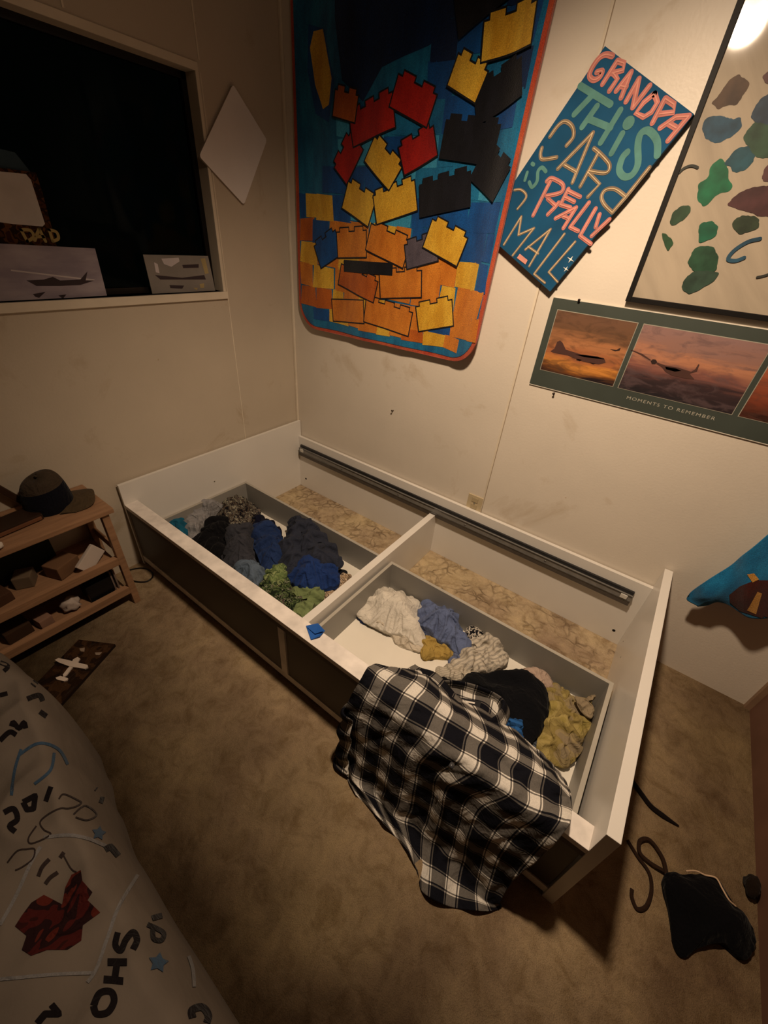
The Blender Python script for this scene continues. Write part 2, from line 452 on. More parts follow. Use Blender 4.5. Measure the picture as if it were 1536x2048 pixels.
# ------------------------------------------------------------------ crumpled cloths
EXPAND = 1.0
def cloth(name, label, cat, outline, z0, h, mat, zpl=None, seed=0, ang=0.5, fold=0.02, freq=9, parent=None, group=None, p=2.6, ex=None):
    """a crumpled garment: a sheet with more cloth than its outline holds, let settle over a low heap until it buckles into folds"""
    zp = z0 + h * 0.45 if zpl is None else zpl
    pts = [U(x, y, 2, zp) for x, y in outline]
    NB = 240
    ring = crom(pts, NB, True)
    c = sum(ring, Vector()) / NB
    ring = [c + (q - c) * EXPAND for q in ring]
    off = Vector((seed * 3.7, seed * 1.3, seed * 2.1))
    span = math.sqrt(sum((q - c).length_squared for q in ring) / NB) * 2
    N_ = int(max(30, min(64, span / 0.0050)))
    if ex is None: ex = 1.42
    R = np.array([(q.x - c.x, q.y - c.y) for q in ring])
    X = np.zeros((N_, N_, 3)); F = np.zeros((N_, N_)); rr_ = np.zeros((N_, N_))
    ca, sa = math.cos(ang), math.sin(ang)
    for a in range(N_):
        for b in range(N_):
            u, v = 2 * a / (N_ - 1) - 1, 2 * b / (N_ - 1) - 1
            if u == 0 and v == 0: r, ph = 0, 0
            elif abs(u) > abs(v): r, ph = abs(u), (PI / 4) * (v / u) + (0 if u > 0 else PI)
            else: r, ph = abs(v), PI / 2 - (PI / 4) * (u / v) + (0 if v > 0 else PI)
            t = (ph / (2 * PI)) % 1.0 * NB; k0 = int(t) % NB; f = t - int(t)
            d = R[k0] * (1 - f) + R[(k0 + 1) % NB] * f
            X[a, b, 0] = c.x + d[0] * r; X[a, b, 1] = c.y + d[1] * r
            P = Vector((X[a, b, 0], X[a, b, 1], 0))
            e = (1 - min(1, r) ** p) ** 0.7
            F[a, b] = z0 + 0.004 + h * e * (0.72 + 0.55 * fbm(P * 8 + off, 2))
            q = Vector(((P.x * ca + P.y * sa), (-P.x * sa + P.y * ca) * 0.45, 0)) * freq * 1.5
            wp = Vector((noise.noise(P * 9 + off), noise.noise(P * 9 - off), 0)) * 0.9
            X[a, b, 2] = F[a, b] + fold * (0.3 + e) * (0.6 + 2.6 * noise.noise(q + wp + off) + 1.3 * noise.noise((q + wp) * 2.3 - off))
            rr_[a, b] = r
    X0 = X.copy(); rimw = np.where(rr_ > 0.97, 0.25, 0.0)[..., None]
    sets = []
    for da, db, k_ in ((1, 0, .9), (0, 1, .9), (1, 1, .45), (1, -1, .45), (2, 0, .35), (0, 2, .35), (4, 0, .10), (0, 4, .10)):
        A_ = (slice(0, N_ - da), slice(0, N_ - db) if db >= 0 else slice(-db, N_))
        B_ = (slice(da, N_), slice(db, N_) if db >= 0 else slice(0, N_ + db))
        d = X0[B_][..., :2] - X0[A_][..., :2]
        L = np.sqrt((d ** 2).sum(-1)) * (ex if max(abs(da), abs(db)) == 1 else (1 + (ex - 1) * 0.80))
        sets.append((A_, B_, np.maximum(L, 1e-5), k_))
    V = np.zeros_like(X)
    for it in range(170):
        prev = X.copy()
        X = X + V * 0.90; X[..., 2] -= 0.00008
        for sub in range(3):
            D = np.zeros_like(X)
            for A_, B_, L, k_ in sets:
                d = X[B_] - X[A_]; l = np.sqrt((d ** 2).sum(-1)) + 1e-9
                cr = (d * ((l - L) / l * k_ * 0.5)[..., None])
                D[A_] += cr; D[B_] -= cr
            X = X + D * 0.38
        X[..., :2] += (X0[..., :2] - X[..., :2]) * (rimw + 0.02)
        X[..., 2] = np.maximum(X[..., 2], F)
        top = F + 0.016 + fold * 2.2
        X[..., 2] = np.where(X[..., 2] > top, top + (X[..., 2] - top) * 0.6, X[..., 2])
        V = X - prev
    vs = [Vector(q) for q in X.reshape(-1, 3)]
    fs = [[a * N_ + b, (a + 1) * N_ + b, (a + 1) * N_ + b + 1, a * N_ + b + 1] for a in range(N_ - 1) for b in range(N_ - 1)]
    rim = [a * N_ for a in range(N_)] + [(N_ - 1) * N_ + b for b in range(1, N_)] + [a * N_ + N_ - 1 for a in range(N_ - 2, -1, -1)] + [b for b in range(N_ - 2, 0, -1)]
    b0 = len(vs); n = len(rim)
    for q in rim:
        w_ = vs[q]; vs.append(Vector((c.x + (w_.x - c.x) * 0.95, c.y + (w_.y - c.y) * 0.95, z0)))
    for i in range(n): fs.append([rim[i], b0 + i, b0 + (i + 1) % n, rim[(i + 1) % n]])
    fs.append([b0 + i for i in range(n)])
    m = MB(); m.add(vs, fs, mat, True)
    o = m.build(name, parent=parent, label=label if parent is None else None, cat=cat if parent is None else None, group=group)
    md = o.modifiers.new('soft', 'SUBSURF'); md.levels = 1; md.render_levels = 1
    return o

def S(o, s_, L): return [(o[0] + x * s_, o[1] + y * s_) for x, y in L]
A = (300, 960); a_ = 400 / 1536       # left drawer close-up
B = (700, 1150); b_ = 500 / 1536      # right drawer close-up
CL = 'clothes in the left drawer'; CR = 'clothes in the right drawer'

EXPAND = 1.10
cloth('blue_cloth', 'teal blue shirt in the near left corner of the left drawer', 'clothing', S(A, a_, [(20, 240), (120, 232), (210, 262), (268, 320), (272, 400), (230, 420), (150, 370), (70, 300)]), ZB + .065, .09, fabric('teal_cotton', '1b5c77'), seed=1)
cloth('grey_shirt', 'light grey shirt standing up along the left end of the left drawer', 'clothing', S(A, a_, [(275, 265), (350, 190), (460, 140), (530, 150), (535, 200), (460, 250), (400, 310), (350, 420), (300, 470), (262, 430), (262, 340)]), ZB + 0.038, .13, fabric('heather_grey', '8f8e90'), seed=2, ang=.9, fold=.018)
cloth('camouflage_shirt', 'black, grey and tan camouflage print shirt at the back left of the left drawer', 'clothing', S(A, a_, [(520, 160), (600, 140), (680, 130), (760, 160), (820, 190), (830, 240), (760, 290), (680, 300), (600, 330), (540, 300), (530, 220)]), ZB + .01, .095, patterned('dark_camouflage', ['17161a', '5b4f44', '1d1c22', '8d8878', '26232a', '6d6258'], 34, dist=1.2), seed=3, fold=.03, freq=13)
cloth('black_shirt', 'black shirt between the grey shirts in the left drawer', 'clothing', S(A, a_, [(520, 235), (600, 310), (620, 420), (590, 520), (600, 620), (520, 610), (420, 540), (320, 470), (370, 390), (430, 290)]), ZB + 0.028, .14, fabric('black_cotton', '131316'), seed=4, fold=.015)
cloth('charcoal_sweater', 'charcoal sweater in the middle of the left drawer', 'clothing', S(A, a_, [(600, 350), (680, 310), (780, 320), (800, 400), (780, 500), (800, 600), (760, 660), (680, 670), (600, 640), (560, 570), (590, 460)]), ZB + 0.038, .145, fabric('charcoal_knit', '3a3b42'), seed=5, ang=1.2)
cloth('navy_shirt', 'dark navy shirt lying on the base at the back of the left drawer', 'clothing', S(A, a_, [(740, 250), (860, 290), (930, 320), (990, 380), (1000, 440), (900, 420), (800, 340), (730, 300)]), ZB, .03, fabric('navy_cotton', '16182a'), seed=6)
cloth('blue_sweater', 'dark royal blue sweater beside the charcoal sweater in the left drawer', 'clothing', S(A, a_, [(790, 330), (880, 320), (960, 350), (1010, 420), (1000, 520), (1040, 600), (960, 660), (880, 650), (830, 560), (790, 460)]), ZB + 0.038, .13, fabric('royal_blue_knit', '24365f'), seed=7, ang=1.6, fold=.025)
cloth('charcoal_hoodie', 'large charcoal hoodie piled over the back side of the left drawer', 'clothing', S(A, a_, [(1075, 250), (1140, 222), (1225, 230), (1290, 290), (1340, 380), (1440, 490), (1450, 560), (1330, 590), (1180, 600), (1080, 620), (1000, 560), (970, 470), (1040, 400), (1060, 330)]), ZB + .06, .125, fabric('hoodie_fleece', '2f3340'), zpl=.20, seed=8, ang=2.2, fold=.03, freq=7)
cloth('blue_fleece', 'bright blue fleece below the charcoal hoodie in the left drawer', 'clothing', S(A, a_, [(1050, 640), (1180, 600), (1320, 590), (1410, 600), (1435, 680), (1440, 760), (1340, 790), (1260, 815), (1150, 800), (1080, 740)]), ZB + 0.038, .11, fabric('blue_fleece', '22396f'), seed=9, fold=.018, freq=12)
cloth('black_trousers', 'black trousers between the blue fleece and the centre divider in the left drawer', 'clothing', S(A, a_, [(1320, 780), (1430, 700), (1500, 700), (1490, 750), (1420, 800), (1400, 870), (1330, 880), (1300, 830)]), ZB, .045, fabric('black_twill', '15151c'), seed=10)
cloth('slate_shirt', 'slate blue folded shirt against the front rail in the left drawer', 'clothing', S(A, a_, [(640, 680), (740, 600), (800, 600), (840, 650), (880, 710), (850, 750), (790, 790), (700, 740)]), ZB + 0.048, .10, fabric('slate_blue_cotton', '5b6a7c'), seed=11, fold=.012)
GRN = patterned('green_print', ['66794a', '7a8a58', '57693f', '8c9868', '46573a'], 30)
GRD = patterned('dark_green_print', ['20281c', '2f3d24', '5c6b45', '1a1f17', '7d866a', '4a3338'], 52, dist=.5)
cloth('green_pajamas', 'light green fuzzy pajamas below the blue sweater in the left drawer', 'clothing', S(A, a_, [(880, 700), (940, 640), (1010, 630), (1050, 670), (1040, 740), (1000, 780), (940, 805), (890, 770)]), ZB + .05, .09, GRN, seed=12)
cloth('dark_print_pajamas', 'dark green printed pajamas beside the front rail in the left drawer', 'clothing', S(A, a_, [(780, 790), (880, 740), (960, 780), (1080, 750), (1110, 820), (1180, 890), (1200, 960), (1120, 1000), (1020, 950), (900, 880)]), ZB + .02, .085, GRD, seed=13, fold=.02)
cloth('green_pants', 'light green pajama pants against the centre divider in the left drawer', 'clothing', S(A, a_, [(1090, 840), (1150, 810), (1290, 805), (1330, 840), (1320, 900), (1260, 960), (1220, 1040), (1170, 1050), (1100, 1010), (1180, 960), (1200, 890), (1110, 880)]), ZB + .035, .07, fabric('green_flannel', '78875a'), seed=14, fold=.02)
cloth('beige_socks', 'beige patterned socks in the near right corner of the left drawer', 'clothing', S(A, a_, [(1410, 800), (1460, 730), (1530, 720), (1535, 760), (1470, 820), (1400, 880), (1350, 910), (1340, 880)]), ZB, .05, patterned('beige_print', ['b39a7d', '8c765f', 'c9b49a', '5e4e42'], 60), seed=15)

EXPAND = 1.04
cloth('white_shirt', 'large crumpled white shirt at the left end of the right drawer', 'clothing', S(B, b_, [(50, 200), (110, 110), (180, 45), (260, 70), (350, 100), (430, 150), (440, 210), (420, 290), (470, 360), (450, 410), (380, 390), (310, 350), (230, 330), (150, 290), (80, 250)]), ZB + .012, .085, fabric('white_cotton', 'd8d2c6', .12), seed=16, ang=.6, fold=.020, freq=5.5, ex=1.28)
cloth('white_undershirt', 'thin white undershirt sticking out below the large white shirt', 'clothing', S(B, b_, [(120, 280), (220, 330), (300, 350), (400, 390), (460, 430), (430, 465), (360, 450), (290, 420), (240, 360), (150, 310)]), ZB, .028, fabric('thin_white_cotton', 'c9bfae', .15), seed=17, fold=.014, freq=16)
cloth('blue_sock', 'small blue sock under the corner of the large white shirt', 'clothing', S(B, b_, [(35, 235), (60, 220), (95, 255), (105, 290), (70, 290)]), ZB, .02, fabric('deep_blue_cotton', '23325f'), seed=18)
cloth('periwinkle_shirt', 'periwinkle blue shirt beside the white shirt in the right drawer', 'clothing', S(B, b_, [(440, 170), (500, 125), (590, 140), (650, 200), (665, 290), (720, 370), (750, 430), (690, 465), (600, 420), (530, 380), (450, 310), (420, 260)]), ZB + .012, .085, fabric('periwinkle_cotton', '626f93', .15), seed=19, ang=2.3, fold=.02)
cloth('yellow_cloth', 'mustard yellow cloth in front of the periwinkle shirt', 'clothing', S(B, b_, [(450, 400), (485, 350), (530, 385), (620, 430), (655, 470), (610, 500), (530, 500), (460, 505), (435, 460)]), ZB, .05, fabric('mustard_cotton', 'ae9350', .15), seed=20, fold=.016, freq=14)
cloth('blue_pants_leg', 'end of a blue pants leg poking out between yellow cloth and striped shirt', 'clothing', S(B, b_, [(610, 500), (680, 455), (740, 450), (740, 500), (680, 540), (620, 560)]), ZB, .03, fabric('steel_blue_cotton', '667090'), seed=21)
STR = striped('grey_striped_knit', 'cfc6b6', '8d8880', .017, (0, 0, .5), .62)
cloth('striped_shirt', 'crumpled white shirt with grey stripes in the middle of the right drawer', 'clothing', S(B, b_, [(625, 540), (680, 470), (740, 420), (720, 370), (800, 340), (860, 340), (930, 410), (980, 480), (960, 530), (880, 570), (790, 580), (700, 580)]), ZB + .01, .09, STR, seed=22, fold=.024, freq=11)
cloth('white_sleeve', 'ribbed white sleeve lying in front of the striped shirt', 'clothing', S(B, b_, [(540, 560), (620, 555), (720, 570), (770, 600), (760, 645), (690, 650), (610, 640), (545, 610)]), ZB + .02, .045, striped('ribbed_white_knit', 'c8bfae', 'a1998b', .009, (0, 0, .8)), seed=23, fold=.01)
cloth('black_white_band', 'black and white knotted cloth behind the striped shirt', 'clothing', S(B, b_, [(715, 330), (740, 305), (800, 320), (820, 350), (780, 380), (720, 370)]), ZB + .04, .05, patterned('black_white_print', ['16161a', 'b9b2a6', '1c1c22', 'cfc8bb'], 45), seed=24)
cloth('pink_cloth', 'pale pink cloth under the black jersey at the back of the right drawer', 'clothing', S(B, b_, [(1060, 580), (1140, 575), (1220, 610), (1255, 660), (1235, 710), (1160, 700), (1080, 640)]), ZB, .07, fabric('pale_pink_cotton', 'b59f90', .12), seed=25, fold=.008)
cloth('yellow_print_shirt', 'yellow and tan printed shirt at the right end of the right drawer', 'clothing', S(B, b_, [(1215, 700), (1260, 660), (1330, 690), (1390, 740), (1470, 760), (1500, 830), (1480, 900), (1440, 1010), (1400, 1110), (1340, 1160), (1250, 1140), (1165, 1090), (1170, 950), (1220, 850)]), ZB + .01, .05, patterned('yellow_tan_print', ['9a8a4e', 'a3925a', '8c7c4a', '93835f', '877960'], 10), seed=26, fold=.013, freq=10)
cloth('tan_sleeve', 'tan sleeve end sticking up against the right side of the right drawer', 'clothing', S(B, b_, [(1390, 745), (1440, 760), (1495, 735), (1510, 750), (1465, 790), (1500, 840), (1480, 870), (1430, 830)]), ZB + .07, .03, fabric('tan_cotton', '8f8068', .2), seed=27, fold=.01)
BJ = fabric('black_jersey', '0d0e12', .15)
cloth('black_jersey', 'black jersey spread over the middle of the right drawer', 'clothing', S(B, b_, [(690, 650), (740, 590), (840, 590), (910, 575), (1000, 580), (1090, 590), (1170, 640), (1210, 700), (1222, 790), (1200, 900), (1150, 980), (1075, 1035), (1000, 960), (950, 870), (900, 760), (800, 700), (700, 670)]), ZB + .03, .055, BJ, seed=28, fold=.010, p=6, ex=1.12)
cloth('black_sleeve', 'short black sleeve beside the plaid shirt collar', 'clothing', S(B, b_, [(560, 620), (615, 622), (625, 680), (600, 705), (560, 700)]), ZB + .01, .05, BJ, seed=29, fold=.006)
cloth('blue_striped_cloth', 'bright blue cloth with dark stripes between the plaid shirt and black jersey', 'clothing', S(B, b_, [(970, 885), (1055, 885), (1062, 960), (1070, 1020), (1020, 1000), (985, 940)]), ZB + .07, .04, striped('blue_stripe_print', '2d63a6', '16304f', .022, (0, 0, 1.2), .6), seed=30, fold=.004)
cloth('denim_jeans', 'corner of grey blue denim under the black jersey', 'clothing', S(B, b_, [(1070, 1045), (1160, 960), (1170, 1080), (1110, 1075)]), ZB, .03, fabric('denim', '4f5762'), seed=31, fold=.006)

EXPAND = 1.0
# ------------------------------------------------------------------ plaid shirt
def plaid_mat():
    k = N('black_white_plaid', 0.9, 0.12)
    uv = k.n('ShaderNodeSeparateXYZ'); k.link(k.tc.outputs['UV'], uv.inputs[0])
    def band(c, off):
        f = k.math('FRACT', k.math('ADD', c, off))
        r = k.ramp(f, [(0.0, (0.0,) * 3), (0.40, (0.75,) * 3), (0.435, (0.02,) * 3), (0.475, (0.85,) * 3), (0.80, (0.02,) * 3), (0.845, (0.75,) * 3), (0.89, (0.0,) * 3)], 'CONSTANT')
        return r
    a = band(uv.outputs[0], .0); b2 = band(uv.outputs[1], .0)
    # thin dark line pairs stay dark over light cloth
    m1 = k.mix(0.5, a, b2)
    m = k.ramp(m1, [(0.0, lin('0f1018')), (0.40, lin('57534f')), (0.80, lin('d6d1c8'))])
    g = k.noise(k.tc.outputs['Object'], 400, 2)
    k.color(k.mix(0.25, m, k.mix(1.0, m, k.ramp(g, [(0.3, (0.4,) * 3), (0.7, (1.3,) * 3)]), 'MULTIPLY')))
    k.bump(wrinkle(k), 0.25, 0.008)
    return k.m
PLAID = plaid_mat()
PER = 0.086
def sheet(rows, nu, nv, mat, thick=0.003, wav=None, su=1.0, sv=1.0, u0=0.0, v0=0.0, rot=0.0):
    """smooth sheet through rows of points"""
    R1 = [crom(r, nu) for r in rows]
    cols = [crom([R1[j][i] for j in range(len(rows))], nv) for i in range(nu)]
    G = [[cols[i][j] for i in range(nu)] for j in range(nv)]
    # arc lengths
    jm = nv // 2
    us = [0.0]
    for i in range(1, nu): us.append(us[-1] + (G[jm][i] - G[jm][i - 1]).length)
    im = nu // 2; vv = [0.0]
    for j in range(1, nv): vv.append(vv[-1] + (G[j][im] - G[j - 1][im]).length)
    H = [[G[j][i].copy() for i in range(nu)] for j in range(nv)]
    for j in range(nv):
        for i in range(nu):
            du = G[j][min(i + 1, nu - 1)] - G[j][max(i - 1, 0)]; dv = G[min(j + 1, nv - 1)][i] - G[max(j - 1, 0)][i]
            nn = du.cross(dv).normalized()
            H[j][i] = (G[j][i], nn, us[i], vv[j])
    vs = []; uvs = []
    P = [[None] * nu for _ in range(nv)]
    for j in range(nv):
        for i in range(nu):
            g, nn, a, b2 = H[j][i]
            d = wav(i / (nu - 1), j / (nv - 1), g) if wav else 0
            P[j][i] = g + nn * d
            cr, sr = math.cos(rot), math.sin(rot)
            vs.append(P[j][i]); uvs.append(((a * cr - b2 * sr) / PER * su + u0, (a * sr + b2 * cr) / PER * sv + v0))
    n1 = len(vs)
    for j in range(nv):
        for i in range(nu):
            vs.append(P[j][i] - H[j][i][1] * thick); uvs.append(uvs[j * nu + i])
    fs = []
    for j in range(nv - 1):
        for i in range(nu - 1):
            q = j * nu + i
            fs.append([q, q + 1, q + nu + 1, q + nu]); fs.append([n1 + q, n1 + q + nu, n1 + q + nu + 1, n1 + q + 1])
    rim = [i for i in range(nu)] + [j * nu + nu - 1 for j in range(1, nv)] + [(nv - 1) * nu + i for i in range(nu - 2, -1, -1)] + [j * nu for j in range(nv - 2, 0, -1)]
    for a, b2 in zip(rim, rim[1:] + rim[:1]): fs.append([a, n1 + a, n1 + b2, b2])
    return vs, fs, uvs
def Uz(L): return [U(x, y, 2, z) for x, y, z in L]
def Uy(L): return [U(x, y, 1, z) for x, y, z in L]
rows = [
    Uz([(768, 1336, .33), (850, 1345, .30), (905, 1385, .27), (1000, 1440, .26), (1078, 1500, .29), (1138, 1572, .33)]),
    Uz([(758, 1328, .375), (840, 1362, .37), (915, 1425, .372), (1010, 1490, .37), (1080, 1540, .372), (1142, 1592, .372)]),
    Uz([(738, 1334, .385), (812, 1390, .375), (900, 1455, .375), (990, 1517, .373), (1070, 1572, .374), (1144, 1618, .372)]),
    Uy([(719, 1362, -1.077), (790, 1424, -1.077), (880, 1490, -1.08), (980, 1562, -1.08), (1060, 1620, -1.08), (1134, 1656, -1.08)]),
]
for z, y, xs in ((.27, -1.105, (1.350, 1.475, 1.60, 1.715, 1.83, 1.930)), (.17, -1.125, (1.352, 1.475, 1.60, 1.715, 1.82, 1.915)), (.08, -1.14, (1.362, 1.475, 1.60, 1.715, 1.825, 1.912)), (.022, -1.16, (1.385, 1.485, 1.60, 1.715, 1.83, 1.915)), (.012, -1.205, (1.42, 1.505, 1.60, 1.715, 1.835, 1.93))):
    rows.append([Vector((x, y, z)) for x in xs])
rows[-1] = Uz([(712, 1590, .012), (770, 1650, .012), (822, 1715, .012), (850, 1790, .012), (925, 1818, .012), (1006, 1822, .012)])
def wav(u, v, g):
    a = max(0, (v - .38)) * 1.6
    q = noise.noise(Vector((g.x * 16 + v * 1.2, v * 2.2, 3)))
    return a * 0.016 * (math.sin(u * 26 + 2.2 * math.sin(v * 3)) * .6 + q * 1.4) + 0.006 * noise.noise(Vector((u * 9, v * 11, 8.3))) + 0.004 * (1 - abs(noise.noise(Vector((u * 14 + v * 6, v * 9, 1.3)))) * 2.5)
shirt = root('plaid_shirt', 'black, grey and white plaid shirt draped over the front rail down to the carpet', 'shirt', (1.65, -1.08, 0.0))
vs, fs, uvs = sheet(rows, 110, 150, PLAID, wav=wav, u0=.35, v0=.1, rot=.10)
MB().add(vs, fs, PLAID, True, uvs).build('shirt_body', parent=shirt)
# collar: a band folded round the neck opening
cp = Uz([(868, 1372, .27), (905, 1368, .27), (950, 1378, .265), (990, 1395, .265), (1003, 1412, .27), (985, 1438, .29), (952, 1447, .31)])
inner = [q + Vector((0.0, 0.0, 0.0)) for q in cp]
outer = [q + Vector((0, -0.004, 0)) for q in cp]
cc = sum(cp, Vector()) / len(cp)
crow = [[q - (q - cc).normalized() * 0.004 + Vector((0, 0, -.050)) for q in cp], [q + Vector((0, 0, .012)) for q in cp], [q + (q - cc).normalized() * 0.012 + Vector((0, 0, .008)) for q in cp], [q + (q - cc).normalized() * 0.034 + Vector((0, 0, -.030)) for q in cp]]
vs, fs, uvs = sheet(crow, 70, 16, PLAID, u0=.2, v0=.3)
col = MB().add(vs, fs, PLAID, True, uvs).build('collar', parent=shirt)
vs, fs, uvs = sheet([Uz([(862, 1372, .255), (915, 1372, .245), (965, 1385, .24), (1000, 1410, .245)]), Uz([(868, 1395, .26), (915, 1405, .245), (960, 1420, .245), (990, 1440, .25)]), Uz([(880, 1425, .285), (915, 1440, .28), (950, 1455, .28), (980, 1470, .29)])], 40, 24, PLAID, u0=.42, v0=.42, wav=lambda u, v, g: .004 * math.sin(u * 13 + v * 5))
MB().add(vs, fs, PLAID, True, uvs).build('neck_facing', parent=shirt)
vs, fs, uvs = sheet([Uz([(760 + 70, 1330, .30), (872, 1350, .30), (925, 1400, .29)]), Uz([(800, 1345, .335), (850, 1372, .33), (915, 1428, .33)])], 40, 10, PLAID, u0=.6, wav=lambda u, v, g: .004 * math.sin(u * 9))
MB().add(vs, fs, PLAID, True, uvs).build('yoke_fold', parent=shirt)
tg = Uz([(925, 1396, .262), (962, 1404, .262), (958, 1422, .262), (922, 1413, .262)])
MB().prism(tg, (0, 0, .002), plain('black_neck_label', '101014', .6)).build('neck_label', parent=shirt)
tg2 = Uz([(930, 1401, .267), (950, 1405, .267), (949, 1408, .267), (929, 1404, .267)])
MB().prism(tg2, (0, 0, .0006), plain('white_print', 'd8d2c8', .6)).build('label_print', parent=shirt)
# sleeve hanging beside the body, cuff near the carpet
sl = [[Vector((1.375, -1.075, .30)), Vector((1.352, -1.095, .28)), Vector((1.352, -1.12, .26)), Vector((1.385, -1.125, .27))],
      [Vector((1.378, -1.085, .18)), Vector((1.345, -1.10, .18)), Vector((1.350, -1.135, .17)), Vector((1.395, -1.135, .18))],
      [Vector((1.385, -1.10, .06)), Vector((1.345, -1.105, .06)), Vector((1.358, -1.15, .05)), Vector((1.40, -1.15, .06))],
      [Vector((1.390, -1.12, .012)), Vector((1.345, -1.125, .010)), Vector((1.365, -1.165, .008)), Vector((1.42, -1.165, .010))]]
vs, fs, uvs = sheet(sl, 30, 50, PLAID, wav=lambda u, v, g: .006 * math.sin(v * 22 + u * 5), u0=.1)
MB().add(vs, fs, PLAID, True, uvs).build('sleeve', parent=shirt)
BTN = plain('grey_button', '3c3c40', .3, .5)
for (x, y) in ((905, 1528), (880, 1590)):
    q = U(x, y, 1, -1.107)
    MB().tube([q, q + Vector((0, -.012, 0.003))], .006, BTN, 14).build('button', parent=shirt)

# ------------------------------------------------------------------ blue tape
tp = Uz([(612, 1252, .346), (636, 1247, .347), (650, 1262, .348), (640, 1273, .352), (622, 1280, .347)])
TB = plain('blue_masking_tape', '1d57a8', .6, .3)
m = MB(); m.prism(tp, (0, 0, .0015), TB)
m.prism(Uz([(613, 1254, .349), (636, 1250, .352), (648, 1262, .358), (630, 1268, .353)]), (0, 0, .0012), TB)
m.build('masking_tape', label='folded scrap of blue masking tape on the white front rail', cat='tape')

# ------------------------------------------------------------------ wall things: nail, outlet
q = U(787, 821, 1, 0)
MB().tube([q, q + Vector((0, -.014, .002))], .0022, plain('nail_steel', '4a3c30', .4, metal=.6), 10).tube([q + Vector((0, -.014, .002)), q + Vector((0, -.0155, .002))], .0045, plain('nail_steel', '4a3c30'), 10).build('nail', label='small nail in the bare wall below the colourful blanket', cat='nail')
orr = root('wall_outlet', 'cream wall outlet just above the back rail of the bed', 'outlet', (1.206, 0, .385))
MB().box((1.168, -.006, .335), (1.243, 0, .421), plain('cream_plastic', 'c4b391', .4, .5), .002).build('cover_plate', parent=orr)
for z in (.362, .398):
    MB().box((1.19, -.0085, z - .012), (1.222, -.006, z + .012), plain('outlet_socket', 'b5a482', .4, .5), .002).build('socket', parent=orr)
MB().tube([(1.206, -.007, .38), (1.206, -.009, .38)], .003, MET, 10).build('screw', parent=orr)

# ------------------------------------------------------------------ blanket on the wall
def by(x, z):
    f = max(0.0, (1.55 - z)) * .02
    e = math.exp(-((x - 1.09) / .07) ** 2) * .03
    return -(0.016 + f + e + 0.006 * math.sin(x * 11 + z * 1.5) + 0.004 * math.sin(x * 23 - z * 3))
ZT = 2.27
def bl_outline(inset):
    x0, x1, zt = .076 + inset, 1.080 - inset, ZT - inset
    zb = lambda x: .985 + inset + (x - .1) * .012
    r = .12 - inset * .6; o = []
    for i in range(0, 9):
        a = PI + i / 8 * PI / 2; o.append((x0 + r + r * math.cos(a), zb(x0) + r + r * math.sin(a)))
    for i in range(0, 9):
        a = -PI / 2 + i / 8 * PI / 2; o.append((x1 - r + r * math.cos(a), zb(x1) + r + r * math.sin(a)))
    for i in range(0, 9):
        a = i / 8 * PI / 2; o.append((x1 + .03 - r + r * math.cos(a), zt - r + r * math.sin(a)))
    for i in range(0, 9):
        a = PI / 2 + i / 8 * PI / 2; o.append((x0 + r + r * math.cos(a), zt - r + r * math.sin(a)))
    return o
def decal(mb, pts2, mat, lift, fy, maxe=.035):
    bm = bmesh.new()
    vs = [bm.verts.new((p[0], 0, p[1])) for p in pts2]
    try: f = bm.faces.new(vs)
    except Exception: bm.free(); return
    f.normal_update()
    bmesh.ops.triangulate(bm, faces=[f], ngon_method='EAR_CLIP')
    for _ in range(5):
        es = [e for e in bm.edges if e.calc_length() > maxe]
        if not es: break
        bmesh.ops.subdivide_edges(bm, edges=es, cuts=1)
        bmesh.ops.triangulate(bm, faces=[f for f in bm.faces if len(f.verts) > 3])
    for v in bm.verts: v.co.y = fy(v.co.x, v.co.z) - lift
    mb.bm(bm, mat, True)
def plush(name, c1, c2, sc1=18):
    k = N(name, .95, .1); k.b.inputs['Sheen Weight'].default_value = .2
    v = k.mapping((1, 1, .35))
    a = k.noise(v, sc1, 5, .6); g = k.noise(k.tc.outputs['Object'], 350, 2)
    c = k.ramp(a, [(.35, lin(c1)), (.65, lin(c2))])
    k.color(k.mix(1.0, c, k.ramp(g, [(.3, (.7,) * 3), (.7, (1.15,) * 3)]), 'MULTIPLY'))
    k.bump(g, .4, .004)
    return k.m
PB1 = plush('plush_blue', '0f5480', '1b74a0'); PB2 = plush('plush_deep_blue', '0b3d77', '0f4f93'); PB3 = plush('plush_light_blue', '2f86ad', '3f9cc0')
PNV = plush('plush_navy', '091a3a', '0e2c58', 6); PBK = plush('plush_black', '0b0c12', '15161e'); POR = plush('plush_orange', 'b96a1e', 'd3832b'); PYE = plush('plush_yellow', 'c59226', 'dfb33c')
PRE = plush('plush_red', '8f1616', 'ad2018'); PDO = plush('plush_rust', 'a04d16', 'bf641f'); PPK = plush('plush_binding', 'a3402c', 'b9573a'); PGY = plush('plush_grey', '4a4450', '5d5560'); PWH = plush('plush_white', 'c9c4bc', 'dcd8d0')
blk = root('wall_blanket', 'plush blanket with blue, orange, yellow and red toy brick pattern hanging in the corner', 'blanket', (.58, 0, .98))
m = MB(); ol = bl_outline(0)
decal(m, ol, PPK, 0, by, .05)
n = len(ol)
fr_ = [Vector((x, by(x, z), z)) for x, z in ol]; bk_ = [Vector((x, min(by(x, z) + .010, -.002), z)) for x, z in ol]
m.add(fr_ + bk_, [[i, (i + 1) % n, n + (i + 1) % n, n + i] for i in range(n)], PPK, True)
m.build('blanket_binding', parent=blk)
m = MB(); decal(m, bl_outline(.014), PB1, .0022, by, .03)
face = m.build('blanket_face', parent=blk)
m = MB()
rr = random.Random(11)
lay = [0]
